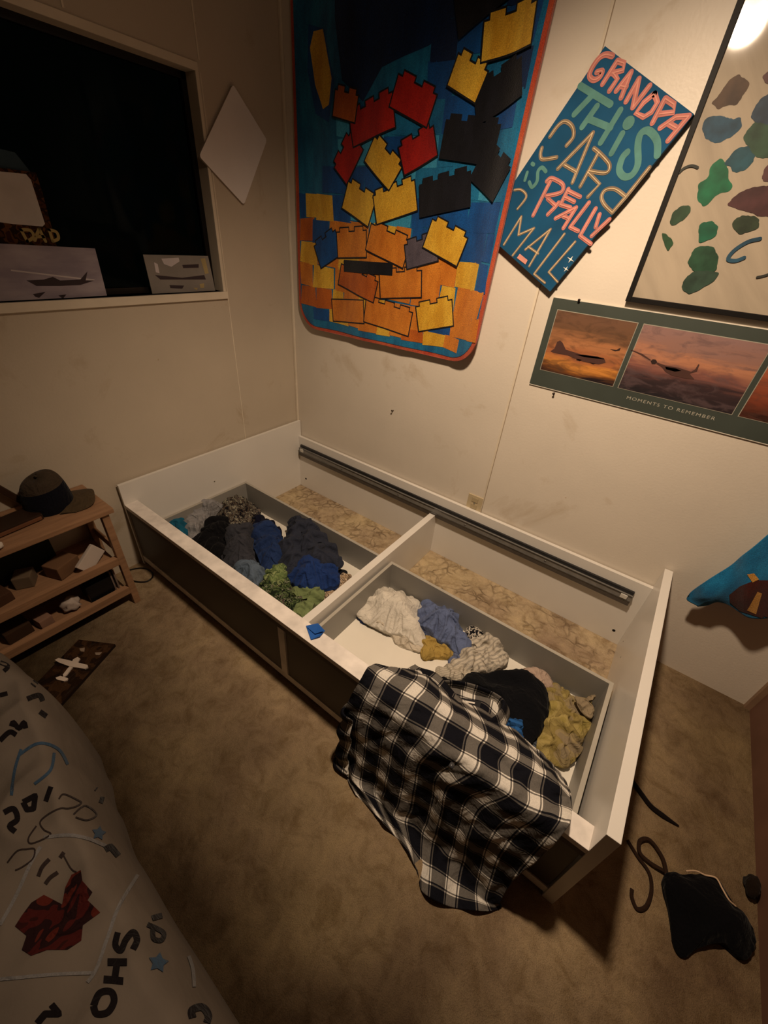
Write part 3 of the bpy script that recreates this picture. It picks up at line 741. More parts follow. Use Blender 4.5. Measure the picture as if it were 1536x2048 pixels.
def rect(x0, z0, x1, z1, mat, l=None, sk=.006):
    x0 = max(x0, .094); x1 = min(x1, 1.070)
    if x1 - x0 < .01: return
    lay[0] += 1
    j = lambda: rr.uniform(-sk, sk)
    decal(m, [(x0 + j(), z0 + j()), (x1 + j(), z0 + j()), (x1 + j(), z1 + j()), (x0 + j(), z1 + j())], mat, (l or .003) + (lay[0] % 9) * .00006, by)
# soft colour fields in the upper part
decal(m, [(.30, 2.24), (.95, 2.24), (.88, 2.05), (.70, 1.92), (.52, 1.88), (.44, 1.80), (.34, 1.86), (.30, 2.02)], PNV, .0028, by)
decal(m, [(.16, 2.02), (.24, 2.0), (.30, 1.86), (.27, 1.75), (.19, 1.78), (.15, 1.9)], PB2, .0029, by)
decal(m, [(.165, 1.96), (.185, 2.0), (.235, 2.0), (.285, 1.87), (.270, 1.80), (.235, 1.79), (.190, 1.86)], PYE, .0034, by)
# stepped blocks of the background
RH = .088
for j in range(16):
    z0 = 1.0 + j * RH
    x = .08 + rr.uniform(-.06, 0) ; 
    while x < 1.09:
        wd = rr.choice((.07, .10, .13))
        cx = x + wd / 2
        hi = z0 + RH
        if z0 < 1.40: cols = [POR, PYE, PDO, PYE, PB2, POR] if (cx < .33 or cx > .72) else [POR, POR, PYE]
        elif z0 < 1.50: cols = [PB2, POR, PYE, PB1] if cx < .33 else [PB3, PB2]
        elif z0 < 1.78: cols = [PB1, PB3, PB2] if cx > .33 else [None, PB2, None]
        elif cx > .70 and z0 < 2.1: cols = [PB2, None, PNV]
        else: cols = [None]
        cmat = rr.choice(cols)
        if z0 < 1.08 and cmat is not None: z0_ = 1.035 if (.2 < cx < .96) else 1.11
        else: z0_ = z0
        if cmat is not None and hi - z0_ > .02: rect(x, z0_, x + wd, hi, cmat)
        x += wd
# large tumbled toy bricks in red, yellow, orange and black
nb_ = [0]
def brick(cx, cz, wd, ht, ang, mat, st=2):
    lay[0] += 1
    l = .0046 + nb_[0] * .0003; nb_[0] += 1; ca, sa = math.cos(ang), math.sin(ang)
    R = lambda L: [(cx + x * ca - z * sa, cz + x * sa + z * ca) for x, z in L]
    w2, h2 = wd / 2, ht / 2
    decal(m, R([(-w2 - .005, -h2 - .005), (w2 + .005, -h2 - .005), (w2 + .005, h2 + .005), (-w2 - .005, h2 + .005)]), PBK, l, by, .018)
    for i in range(st):
        x = -w2 + wd * (i + .5) / st; hw = wd / st * .28
        decal(m, R([(x - hw - .004, h2), (x + hw + .004, h2), (x + hw + .004, h2 + .020), (x - hw - .004, h2 + .020)]), PBK, l, by, .018)
        decal(m, R([(x - hw, h2), (x + hw, h2), (x + hw, h2 + .015), (x - hw, h2 + .015)]), mat, l + .00016, by, .018)
    decal(m, R([(-w2, -h2), (w2, -h2), (w2, h2), (-w2, h2)]), mat, l + .00018, by, .018)
for a in ((.40, 1.10, .20, .09, .12, POR, 0), (.63, 1.11, .24, .09, -.08, POR, 3), (.86, 1.15, .16, .09, .3, PYE, 2), (.45, 1.22, .22, .08, -.2, PDO, 3), (.68, 1.24, .20, .09, .15, POR, 2),
          (.27, 1.33, .14, .09, .5, PB2, 2), (.41, 1.36, .17, .09, .1, POR, 2), (.60, 1.37, .19, .09, -.25, POR, 2), (.76, 1.36, .14, .08, .3, PGY, 2), (.50, 1.285, .26, .035, .05, PBK, 0),
          (.44, 1.50, .16, .09, -.35, PYE, 2), (.62, 1.51, .18, .09, .3, PYE, 3), (.55, 1.625, .15, .08, -.6, PYE, 2), (.38, 1.64, .13, .08, .9, PRE, 2), (.70, 1.66, .14, .08, .4, PRE, 2),
          (.49, 1.745, .20, .09, .25, PRE, 3), (.66, 1.79, .16, .08, -.35, PRE, 2), (.36, 1.79, .11, .07, -.2, PDO, 2),
          (.86, 1.40, .16, .09, -.3, PYE, 2), (.83, 1.54, .20, .09, .2, PBK, 3), (1.0, 1.60, .12, .09, -.5, PBK, 2), (.90, 1.68, .20, .09, -.1, PBK, 3), (.98, 1.79, .15, .08, .35, PBK, 2),
          (.86, 1.83, .12, .07, -.4, PYE, 2), (.98, 1.91, .16, .08, .1, PYE, 2), (.88, 2.0, .18, .09, .4, PBK, 3), (1.0, 2.06, .14, .08, -.2, PBK, 2), (.90, 2.14, .20, .09, 0, PBK, 3)):
    brick(*a)
m.build('brick_print', parent=face)

# ------------------------------------------------------------------ canvas card
CY = -.026
cB = plain('canvas_blue', '124a6e', .75, .2, .16, 7)
PKP = plain('pink_paint', 'b8736a', .7, .25, .12, 30); PKL = plain('light_pink_paint', 'd08f80', .7, .2, .1, 30); SEA = plain('sea_green_paint', '55857f', .75, .2, .12, 20)
TAN = plain('tan_paint', '877560', .75, .2, .2, 26); CRM = plain('cream_paint_line', 'cdb58f', .7, .2, .12, 40); WHT = plain('white_paint', 'e8e4da', .6)
card = root('canvas_sign', 'tilted blue canvas sign hand lettered in pink, green and tan', 'sign', (1.3, 0, 1.29))
cpx = [(1210, 92), (1388, 228), (1100, 583), (964, 460)]
cw = [U(x, y, 1, CY) for x, y in cpx]
MB().prism([q for q in cw], (0, -CY - .004, 0), cB, plain('canvas_edge', '143f58', .8)).build('canvas', parent=card)
Z1 = lambda L: S((1100, 80), 300 / 1536, L); Z2 = lambda L: S((1000, 300), 300 / 1536, L)
cnt = [0]
def strokes(mb, L, wd, mat, lift, Z, sm=True):
    for st in L:
        cnt[0] += 1
        P = [U(x, y, 1, CY) for x, y in Z(st)]
        if len(P) > 2 and sm: P = crom(P, len(P) * 5)
        yy = CY - lift - cnt[0] * .000012
        P = [Vector((q.x, yy, q.z)) for q in P]
        vs, fs = ribbon(P, wd, (0, 1, 0)); mb.add(vs, fs, mat)
GR = [[(640, 165), (570, 150), (500, 190), (430, 290), (405, 370), (450, 410), (510, 380), (535, 320), (480, 330)]]
GRs = [[(690, 215), (540, 450)], [(690, 215), (760, 240), (750, 310), (640, 340)], [(650, 340), (690, 400), (610, 520)],
       [(830, 330), (680, 520)], [(830, 330), (730, 590)], [(720, 470), (780, 480)],
       [(910, 400), (780, 630)], [(910, 400), (850, 690)], [(850, 690), (1020, 470)],
       [(1070, 550), (1100, 640), (1040, 740), (960, 790), (880, 750), (960, 640), (1070, 550)],
       [(1180, 600), (1050, 850)], [(1180, 600), (1270, 660), (1270, 740), (1120, 760)],
       [(1420, 780), (1290, 790), (1130, 900)], [(1420, 780), (1210, 1030)], [(1220, 860), (1290, 900)]]
m = MB(); strokes(m, GR, .0125, PKP, .0008, Z1); strokes(m, GRs, .0125, PKP, .0008, Z1, False)
cnt[0] = 0; strokes(m, GR, .003, PKL, .0018, Z1); strokes(m, GRs, .003, PKL, .0018, Z1, False)
m.build('lettering_grandpa', parent=card)
cnt[0] = 0
m = MB()
strokes(m, [[(310, 470), (620, 660)], [(440, 560), (250, 760)], [(480, 680), (330, 890)], [(720, 720), (520, 1050)], [(400, 810), (620, 900)], [(740, 960), (630, 1160)]], .0150, SEA, .0008, Z1, False)
strokes(m, [[(1100, 1180), (1095, 1030), (1010, 930), (930, 960), (900, 1080), (900, 1270), (840, 1380), (760, 1400), (710, 1330), (740, 1210), (790, 1150)]], .0165, SEA, .0008, Z1)
c0 = U(*Z1([(805, 850)])[0], 1, CY)
m.poly([c0 + Vector((math.cos(i / 16 * 2 * PI) * .0145, -.0012, math.sin(i / 16 * 2 * PI) * .0145)) for i in range(16)], SEA)
m.build('lettering_this', parent=card)
# CARD, mostly tan with a thin cream line
cnt[0] = 0
m = MB()
C1 = [[(170, 1080), (240, 990), (230, 890), (160, 835), (90, 870), (0, 990)]]
C1b = [[(520, -110 + 0), (450, 40), (420, 70), (440, 95), (580, 75)]]   # lower curve of the C, read in the lower close-up
AA = [[(440, 950), (80, 1320)], [(440, 950), (230, 1460)], [(150, 1280), (270, 1350)]]
RRs = [[(500, 1150), (310, 1500)]]
RRc = [[(450, 1110), (520, 1170), (610, 1280), (570, 1360), (400, 1340)]]
m1 = [(AA, False), (RRs, False), (RRc, True), (C1, True)]
for L, sm in m1: strokes(m, L, .0105, TAN, .0008, Z1, sm)
LR = [[(900, 225), (1020, 350), (900, 480)], [(1530, 180), (1290, 480), (1150, 640)]]
LD = [[(1290, 480), (1180, 400), (1080, 410), (1040, 480), (1070, 560), (1150, 640)]]
LC = [[(430, -20), (415, 50), (440, 95), (580, 75)]]
strokes(m, LR, .0105, TAN, .0008, Z2, False); strokes(m, LD, .0105, TAN, .0008, Z2); strokes(m, LC, .0105, TAN, .0008, Z2)
cnt[0] = 0
for L, sm in m1: strokes(m, L, .0022, CRM, .0024, Z1, sm)
strokes(m, LR, .0022, CRM, .0024, Z2, False); strokes(m, LD, .0022, CRM, .0024, Z2); strokes(m, LC, .0022, CRM, .0024, Z2)
m.build('lettering_card', parent=card)
cnt[0] = 0
m = MB(); strokes(m, [[(280, 230), (255, 310)]], .009, SEA, .0008, Z2, False)
strokes(m, [[(470, 220), (430, 180), (390, 220), (380, 320), (330, 380), (300, 330)]], .010, SEA, .0008, Z2)
strokes(m, [[(330, 140), (345, 150)]], .010, SEA, .0008, Z2, False)
m.build('lettering_is', parent=card)
cnt[0] = 0
RE = [[(520, 310), (340, 670)], [(600, 540), (560, 590), (490, 660)], [(490, 500), (570, 570)],
      [(700, 400), (620, 560)], [(700, 420), (820, 480)], [(660, 480), (760, 530)], [(620, 560), (720, 590)],
      [(780, 590), (570, 700)], [(780, 590), (650, 800)], [(650, 680), (700, 700)],
      [(910, 540), (720, 790)], [(720, 790), (800, 830)], [(980, 600), (820, 880)], [(820, 880), (930, 960)],
      [(1020, 660), (980, 790)], [(1120, 710), (940, 880)]]
REc = [[(480, 320), (530, 290), (640, 350), (640, 420), (580, 450), (480, 470)]]
m = MB(); strokes(m, RE, .0115, PKP, .0008, Z2, False); strokes(m, REc, .0115, PKP, .0008, Z2)
cnt[0] = 0; strokes(m, RE, .0035, PKL, .0024, Z2, False); strokes(m, REc, .0035, PKL, .0024, Z2)
m.build('lettering_really', parent=card)
cnt[0] = 0
SM = [[(40, 970), (220, 680)], [(220, 680), (190, 870)], [(190, 870), (350, 800)], [(350, 800), (130, 1080)],
      [(520, 810), (260, 1020)], [(520, 810), (300, 1190)], [(290, 990), (390, 1060)],
      [(660, 860), (350, 1270)], [(350, 1270), (460, 1360)], [(770, 940), (500, 1250)], [(500, 1250), (590, 1350)]]
SMc = [[(150, 410), (220, 410), (270, 480), (180, 605)]]
m = MB(); strokes(m, SM, .0075, TAN, .0008, Z2, False); strokes(m, SMc, .0075, TAN, .0008, Z2)
cnt[0] = 0; strokes(m, SM, .0024, CRM, .0024, Z2, False); strokes(m, SMc, .0024, CRM, .0024, Z2)
for cx, cy, r in ((725, 1120, 42), (677, 1218, 34)):
    pts = []
    for i in range(8):
        a = i / 8 * 2 * PI + .6; q = r if i % 2 == 0 else r * .22
        pts.append((cx + q * math.cos(a), cy + q * math.sin(a)))
    m.poly([Vector((U(x, y, 1, CY).x, CY - .002, U(x, y, 1, CY).z)) for x, y in Z2(pts)], WHT)
m.poly([Vector((U(x, y, 1, CY).x, CY - .002, U(x, y, 1, CY).z)) for x, y in Z2([(205, 1062), (285, 1128), (262, 1172), (175, 1105)])], PKL)
m.build('lettering_small', parent=card)

# ------------------------------------------------------------------ framed paint blots picture
FY = -.016
pic = root('framed_picture', 'tall picture of green, blue and brown paint blots behind glass in thin black frame', 'picture', (1.9, 0, 1.30))
X0, X1, Z0, Z1_ = 1.528, 2.40, 1.298, 2.28
FB = plain('black_picture_frame', '0f0c0a', .55, .2)
m = MB(); wf = .014
m.box((X0, FY - .004, Z0), (X0 + wf, 0, Z1_), FB, .001); m.box((X1 - wf, FY - .004, Z0), (X1, 0, Z1_), FB, .001); m.box((X0 + wf, FY - .004, Z0), (X1 - wf, 0, Z0 + wf), FB, .001); m.box((X0 + wf, FY - .004, Z1_ - wf), (X1 - wf, 0, Z1_), FB, .001)
m.build('frame', parent=pic)
def coat(name, col, var=.1, scale=8):
    mt = plain(name, col, .55, .3, var, scale)
    bs = mt.node_tree.nodes['Principled BSDF']; bs.inputs['Coat Weight'].default_value = 1.0; bs.inputs['Coat Roughness'].default_value = .06
    return mt
k = N('wrinkled_picture_paper', .6, .3); c = lin('a89b88')
vv = k.mapping((1, 1, 1), (0, .7, 0)); mp = k.n('ShaderNodeMapping'); mp.inputs['Scale'].default_value = (7, 7, 1.2); k.link(vv, mp.inputs[0])
k.color(k.ramp(k.noise(mp.outputs[0], 2.2, 5, .6, .4), [(.3, sc(c, .78)), (.62, c)]))
k.b.inputs['Coat Weight'].default_value = 1.0; k.b.inputs['Coat Roughness'].default_value = .06
pp = MB(); pp.box((X0 + wf, FY + .004, Z0 + wf), (X1 - wf, FY + .008, Z1_ - wf), k.m); pap = pp.build('picture_paper', parent=pic)
PX = (1300, 120); ps = 236 / 967
blots = [
 ('4a3626', [(510, 350), (560, 290), (620, 200), (690, 125), (750, 125), (805, 160), (795, 240), (750, 310), (700, 370), (620, 370), (560, 400)]),
 ('20465c', [(430, 560), (450, 490), (520, 455), (600, 460), (680, 480), (740, 465), (750, 540), (700, 600), (620, 650), (530, 675), (460, 640)]),
 ('12603f', [(470, 960), (500, 870), (580, 810), (640, 880), (635, 960), (675, 1010), (650, 1070), (540, 1110), (480, 1180), (420, 1190), (388, 1100), (400, 1020)]),
 ('1d4652', [(610, 840), (700, 740), (800, 700), (880, 720), (860, 800), (800, 880), (710, 920), (660, 880)]),
 ('2f4a38', [(760, 640), (820, 560), (880, 480), (980, 450), (1100, 480), (1100, 760), (960, 800), (860, 790), (800, 700)]),
 ('2c3f50', [(830, 470), (870, 370), (920, 310), (1000, 260), (1120, 300), (1100, 470), (900, 520)]),
 ('47292a', [(640, 1180), (720, 1100), (820, 1050), (960, 1030), (1120, 1060), (1120, 1280), (960, 1285), (820, 1250), (720, 1220)]),
 ('553638', [(920, 930), (980, 850), (1080, 800), (1120, 1000), (940, 990)]),
 ('5a3a3a', [(925, 130), (980, 80), (1060, 70), (1060, 190), (960, 185)]),
 ('26402b', [(165, 1340), (190, 1250), (250, 1200), (320, 1190), (325, 1250), (270, 1310), (200, 1350)]),
 ('12523a', [(400, 1370), (440, 1325), (520, 1325), (560, 1380), (520, 1450), (410, 1490)]),
 ('2e3c2a', [(680, 1340), (730, 1280), (820, 1270), (895, 1320), (890, 1370), (820, 1400), (740, 1420), (685, 1390)]),
 ('24472a', [(95, 1415), (150, 1440), (190, 1500), (150, 1560), (120, 1510)]),
 ('20442f', [(330, 1610), (370, 1545), (450, 1520), (530, 1550), (560, 1620), (540, 1720), (460, 1750), (350, 1720), (310, 1670)]),
 ('2a4034', [(262, 1850), (310, 1770), (400, 1730), (550, 1740), (540, 1790), (450, 1860), (340, 1910), (280, 1895)]),
]
m = MB()
for i, (c, L) in enumerate(blots):
    P = [U(x, y, 1, FY) for x, y in S(PX, ps, L)]
    R1 = crom(P, 70, True); cen = sum(R1, Vector()) / 70
    R1 = [q + (q - cen).normalized() * .0035 * fbm(q * 60, 3) for q in R1]
    R1 = [Vector((min(q.x, X1 - wf - .001), FY + .0036 - i * .00012, q.z)) for q in R1]
    m = MB(); m.poly(R1, coat('paint_blot_' + c, c, .22, 30)); m.build('paint_blot', parent=pap)
def fstroke(pts, wd, c):
    P = [U(x, y, 1, FY) for x, y in S(PX, ps, pts)]; P = crom(P, 24)
    P = [Vector((q.x, FY + .0012, q.z)) for q in P]; vs, fs = ribbon(P, wd, (0, 1, 0)); m = MB(); m.add(vs, fs, coat('paint_blot_' + c, c, .2, 30)); m.build('brush_stroke', parent=pap)
fstroke([(240, 920), (280, 885), (340, 865), (390, 880)], .006, '2c2f28')
fstroke([(900, 1465), (800, 1490), (690, 1560), (640, 1630), (700, 1645), (770, 1620)], .009, '23465a')
fstroke([(880, 1780), (960, 1760), (1080, 1700)], .006, '2f302c')

# ------------------------------------------------------------------ aeroplane poster
PY = -.004
pos = root('aeroplane_poster', 'long dark poster with sunset aeroplane photographs pinned below the framed picture', 'poster', (1.75, 0, .98))
PGR = coat('poster_border_grey', '3f4640', .06)
PX0, PX1, PZ0, PZ1 = 1.304, 2.30, .980, 1.279
def psurf(x): return PY - .006 * math.exp(-((x - 2.0) / .3) ** 2)
m = MB(); nn = 30
vs = []
for j in range(2):
    for i in range(nn + 1):
        x = PX0 + (PX1 - PX0) * i / nn; z = PZ0 if j == 0 else PZ1
        vs.append(Vector((x, PY - .0006, z)))
m.box((PX0, PY - .0008, PZ0), (PX1, PY, PZ1), PGR)
EDG = plain('poster_white_edge', 'd9d2c4', .5)
m.box((PX0, PY - .0012, PZ1 - .0015), (PX1, PY + .003, PZ1 + .0008), EDG); m.box((PX0, PY - .0012, PZ0 - .0012), (PX1, PY + .003, PZ0 + .0008), EDG)
sheet_o = m.build('poster_sheet', parent=pos)
def sky(name, stops, zlo, zhi, nz, cloud, seed):
    k = N(name, .5, .3)
    sp = k.n('ShaderNodeSeparateXYZ'); k.link(k.tc.outputs['Object'], sp.inputs[0])
    vm = k.mapping((3.0, 1, 22)); 
    n1 = k.noise(vm, 1.6 + seed * .13, 6, .6, .8)
    zz = k.n('ShaderNodeMapRange'); zz.inputs['From Min'].default_value = zlo; zz.inputs['From Max'].default_value = zhi; k.link(sp.outputs[2], zz.inputs['Value'])
    f = k.math('ADD', zz.outputs[0], k.math('MULTIPLY', k.math('SUBTRACT', n1, .5), nz))
    c = k.ramp(f, [(p, lin(q)) for p, q in stops])
    cl = k.ramp(k.noise(k.mapping((9, 1, 26)), 1.0 + seed * .2, 6, .62, 1.0), [(.48, (0, 0, 0)), (.62, (1, 1, 1))])
    c = k.mix(k.math('MULTIPLY', cl, .55), c, lin(cloud))
    k.color(c); k.b.inputs['Coat Weight'].default_value = .6; k.b.inputs['Coat Roughness'].default_value = .12
    return k.m
# the poster's parts share the poster root's origin (z .98): heights are given from there
h0, h1 = 1.041 - .98, 1.242 - .98
SK1 = sky('sunset_sky_with_bomber', [(0.0, '20161a'), (.10, '7a4a22'), (.2, 'c8843c'), (.34, '9c5f3c'), (.55, 'a8714a'), (.72, '6b4c36'), (1.0, '6a4c3a')], h0, h1, .5, '4a3628', 1)
SK2 = sky('pink_sunset_sky', [(0.0, '221e22'), (.25, '3a2a2c'), (.42, '7d5148'), (.58, 'b0795c'), (.72, '8f6a5e'), (1.0, '8a6c68')], h0, h1, .45, '5c4a4c', 2)
SK3 = sky('red_sunset_sky', [(0.0, '2a1a16'), (.3, '7a3c28'), (.7, 'a0583c'), (1.0, '8a5a4a')], h0, h1, .4, '5a3a30', 3)
BW = plain('photo_keyline', '9a9688', .5)
SIL = plain('aeroplane_silhouette', '2a1c1a', .6); SIL2 = plain('aeroplane_brown', '4a302a', .6)
def photo(xa, xb, mt):
    m = MB(); m.box((xa - .002, PY - .0016, 1.039), (xb + .002, PY - .0009, 1.244), BW); f = m.build('photo_border', parent=pos)
    m = MB(); m.box((xa, PY - .0022, 1.041), (xb, PY - .0015, 1.242), mt); m.build('photograph', parent=pos); return f
photo(1.330, 1.5855, SK1); photo(1.604, 1.9315, SK2); photo(1.950, 2.27, SK3)
ZP = lambda L: [(lambda q: Vector((q.x, PY - .0030, q.z)))(U(x, y, 1, PY)) for x, y in S((1040, 580), 496 / 1536, L)]
m = MB()
m.poly(ZP([(190, 378), (215, 362), (232, 320), (250, 312), (265, 325), (285, 368), (380, 398), (480, 410), (528, 432), (530, 448), (490, 460), (440, 452), (370, 436), (300, 405), (210, 388)]), SIL2)
m.poly(ZP([(340, 398), (400, 402), (520, 420), (525, 430), (400, 415)]), SIL)
m.poly(ZP([(350, 425), (385, 432), (372, 440), (352, 434)]), SIL); m.poly(ZP([(430, 448), (470, 455), (455, 460)]), SIL)
m.poly(ZP([(558, 366), (600, 370), (612, 362), (625, 358), (618, 374), (590, 378)]), SIL)
m.build('bomber_silhouette', parent=pos)
m = MB()
m.poly(ZP([(810, 440), (822, 428), (842, 430), (850, 445), (838, 458), (818, 458)]), SIL)
m.poly(ZP([(690, 368), (760, 395), (812, 432), (808, 437), (750, 402), (688, 372)]), SIL2)
m.poly(ZP([(845, 446), (900, 466), (980, 480), (1060, 505), (1085, 490), (1105, 458), (1112, 462), (1095, 505), (1050, 516), (1080, 552), (1030, 548), (940, 528), (900, 505), (880, 478), (845, 456)]), SIL2)
m.poly(ZP([(900, 474), (970, 486), (1000, 500), (960, 505), (905, 490)]), SIL)
m.build('fighter_silhouette', parent=pos)
def text_mesh(s_, size):
    cu = bpy.data.curves.new('t', 'FONT'); cu.body = s_; cu.size = size; cu.space_character = 1.25
    ob = bpy.data.objects.new('t', cu); scn.collection.objects.link(ob)
    bpy.context.view_layer.update()
    dg = bpy.context.evaluated_depsgraph_get()
    me = bpy.data.meshes.new_from_object(ob.evaluated_get(dg))
    bpy.data.objects.remove(ob); vs = [v.co.copy() for v in me.vertices]; fs = [list(p.vertices) for p in me.polygons]
    bpy.data.meshes.remove(me); bpy.data.curves.remove(cu); return vs, fs
vs, fs = text_mesh('MOMENTS TO REMEMBER', .0145)
wx = max(v.x for v in vs)
vs = [Vector((1.640 + v.x * .26 / wx, PY - .0016, 1.0115 + v.y)) for v in vs]
MB().add(vs, fs, plain('poster_lettering', 'a9a698', .5)).build('caption', parent=pos)
for (x, y) in ((1160, 600), (1109, 786)):
    q = U(x, y, 1, 0)
    m = MB(); bs = plain('dark_pin', '2c1a14', .4, .5)
    m.tube([q, q + Vector((0, -.010, 0)), q + Vector((0, -.013, 0))], [.0025, .0025, .0045], bs, 10)
    if y < 700: m.build('push_pin', label='small dark pin holding the top edge of the aeroplane poster', cat='pin')
    else: m.build('push_pin', label='small dark pin holding the bottom edge of the aeroplane poster', cat='pin')

# ------------------------------------------------------------------ white diamond canvas on left wall
dq = [U(x, y, 0, .012) for x, y in ((466, 168), (534, 280), (488, 410), (398, 312))]
cen = sum(dq, Vector()) / 4
m = MB(); DW = plain('blank_canvas', 'e8e2e0', .8, .2, .02)
rp = []
for i in range(4):
    a, b2, c2 = dq[i - 1], dq[i], dq[(i + 1) % 4]
    for t_ in (.0, .33, .66, 1.0):
        p1 = b2 + (a - b2) * .05; p2 = b2 + (c2 - b2) * .05
        rp.append((p1 * (1 - t_) ** 2 + b2 * 2 * t_ * (1 - t_) + p2 * t_ ** 2))
m.prism([q for i_, q in enumerate(rp) if (q - rp[i_ - 1]).length > 1e-5], (-.011, 0, 0), DW, plain('canvas_board_edge', 'a8988a', .8)).build('blank_canvas_board', label='blank white canvas board hung as a diamond between window and corner', cat='canvas board')

# ------------------------------------------------------------------ cards on the window sill
def on_plane(px, x): return U(px[0], px[1], 0, x)
def leaning(pts, x, th=.004): return [on_plane(p, x) for p in pts]
k = N('lilac_sky_print', .6, .3); k.color(k.ramp(k.noise(k.mapping((1, 3, 9)), 2, 5), [(.35, lin('8d8390')), (.65, lin('b0a5ad'))]))
def rectx(x, y0, y1, z0, z1, th, mat, mb=None):
    mb = mb or MB(); return mb.box((x - th, y0, z0), (x, y1, z1), mat, .0006)
pc = root('aeroplane_postcard', 'large lilac card with small aeroplanes at the left end of the window sill', 'card', (-.03, -1.05, WZ0))
MB().prism(leaning([(-60, 484), (190, 497), (214, 591), (-60, 608)], -.028), (-.003, 0, 0), k.m).build('card', parent=pc)
SD = plain('dark_ink', '3a2f33', .7); SW = plain('pale_ink', 'c9c0c2', .7)
m = MB()
ZS = lambda L, x: [on_plane(p, x) for p in S((0, 200), 560 / 1536, L)]
m.poly(ZS([(145, 990), (240, 985), (290, 970), (330, 990), (440, 985), (480, 940), (470, 990), (520, 990), (440, 1015), (330, 1020), (200, 1020)], -.0275), SD)
m.poly(ZS([(180, 1065), (250, 1052), (215, 1085), (195, 1080)], -.0275), SD); m.poly(ZS([(320, 1072), (365, 1066), (345, 1090)], -.0275), SD)
m.poly(ZS([(60, 930), (520, 985), (515, 992), (60, 938)], -.0277), SW)
m.build('aeroplane_drawing', parent=pc)
pd = root('drawing_card', 'small grey card with white and gold sketches at the right end of the sill', 'card', (-.03, -.57, WZ0))
MB().prism(leaning([(286, 509), (416, 512), (431, 582), (305, 588)], -.028), (-.003, 0, 0), plain('grey_card', '86807a', .7)).build('card', parent=pd)
m = MB()
GD = plain('gold_ink', 'a8966a', .6)
for L, mt in (([(885, 870), (980, 865), (985, 885), (940, 915), (900, 900)], SW), ([(845, 890), (865, 900), (875, 950), (855, 945)], SW), ([(850, 960), (1000, 975), (1120, 960), (1130, 985), (1000, 985), (880, 985)], SD),
              ([(930, 1015), (1010, 1018), (1000, 1035), (935, 1032)], SD), ([(1000, 905), (1090, 900), (1090, 920), (1005, 922)], SD), ([(1100, 870), (1125, 868), (1145, 950), (1125, 955)], GD), ([(1095, 1010), (1120, 1005), (1120, 1030), (1100, 1032)], GD), ([(1060, 1030), (1085, 1030), (1080, 1045)], GD)):
    m.poly(ZS(L, -.0275), mt)
m.build('sketches', parent=pd)
pf = root('photo_frame', 'brown DAD photo frame with blank white picture standing on window sill', 'photo frame', (-.04, -1.08, WZ0))
DF = patterned('mottled_brown_frame', ['33200f', '4b2d14', '2a1a10', '5c3a1c', '3c1f1c'], 30)
MB().prism(leaning([(-40, 330), (72, 345), (85, 385), (140, 592), (-40, 605)], -.040), (-.012, 0, 0), DF).build('frame', parent=pf)
MB().prism(leaning([(-30, 340), (52, 348), (62, 360), (90, 448), (85, 453), (25, 448), (-30, 440)], -.0395), (-.002, 0, 0), plain('white_blank_picture', 'cfc8c4', .6)).build('picture', parent=pf)
m = MB(); GL = plain('gold_letters', 'a8935a', .5)
def xs(L, wd, lift=-.0385):
    for st in L:
        P = ZS(st, lift); 
        if len(P) > 2: P = crom(P, 20)
        vs, fs = ribbon(P, wd, (1, 0, 0)); m.add(vs, fs, GL)
xs([[(115, 712), (150, 775)], [(115, 712), (165, 715), (185, 750), (150, 775)], [(215, 708), (190, 770)], [(215, 708), (250, 775)], [(200, 750), (240, 750)], [(270, 712), (290, 775)], [(270, 712), (310, 725), (320, 760), (290, 775)]], .0085)
m.build('dad_letters', parent=pf)
MB().prism(leaning([(-30, 290), (30, 305), (62, 345), (-30, 335)], -.045), (-.006, 0, 0), plain('blue_grey_bear', '2c4250', .7)).build('frame_topper', parent=pf)

# ------------------------------------------------------------------ little table with shelves
WD = N('pinkish_pine', .5, .35); c = lin('9c7759')
vv = WD.mapping((18, 1.6, 18)); WD.color(WD.ramp(WD.noise(vv, 3, 6, .6, .6), [(.3, sc(c, .72)), (.7, sc(c, 1.08))])); WD.bump(WD.noise(vv, 6, 4), .15, .003); WD = WD.m
tb = root('shelf_table', 'small wooden table with two slatted shelves under the window', 'table', (.12, -1.42, 0))
TY0, TY1 = -1.68, -1.172
MB().box((.003, TY0, .470), (.252, TY1, .490), WD, .004).build('tabletop', parent=tb)
def leg(x, y):
    MB().tube([(x, y + (.0 if y < -1.4 else .0), .462), (x, y, .0)], .0001, WD).v
    m = MB(); m.obox((x, y, .235), (.026, .026, .470), 0, WD, .003); m.build('leg', parent=tb)
for x in (.018, .228):
    for y in (TY1 - .03, TY0 + .02): leg(x, y)
for nm, z, zf in (('shelf', .245, .262), ('shelf', .085, .100)):
    m = MB().box((.004, TY0 + .035, z - .012), (.215, TY1 - .045, z), WD, .002)
    s_ = m.build('shelf', parent=tb)
    MB().box((.216, TY0 + .02, zf - .035), (.240, TY1 - .02, zf), WD, .003).build('shelf_rail', parent=s_)
MB().box((.01, TY1 - .03, .262), (.22, TY1 - .02, .300), WD, .003).build('side_rail', parent=tb)
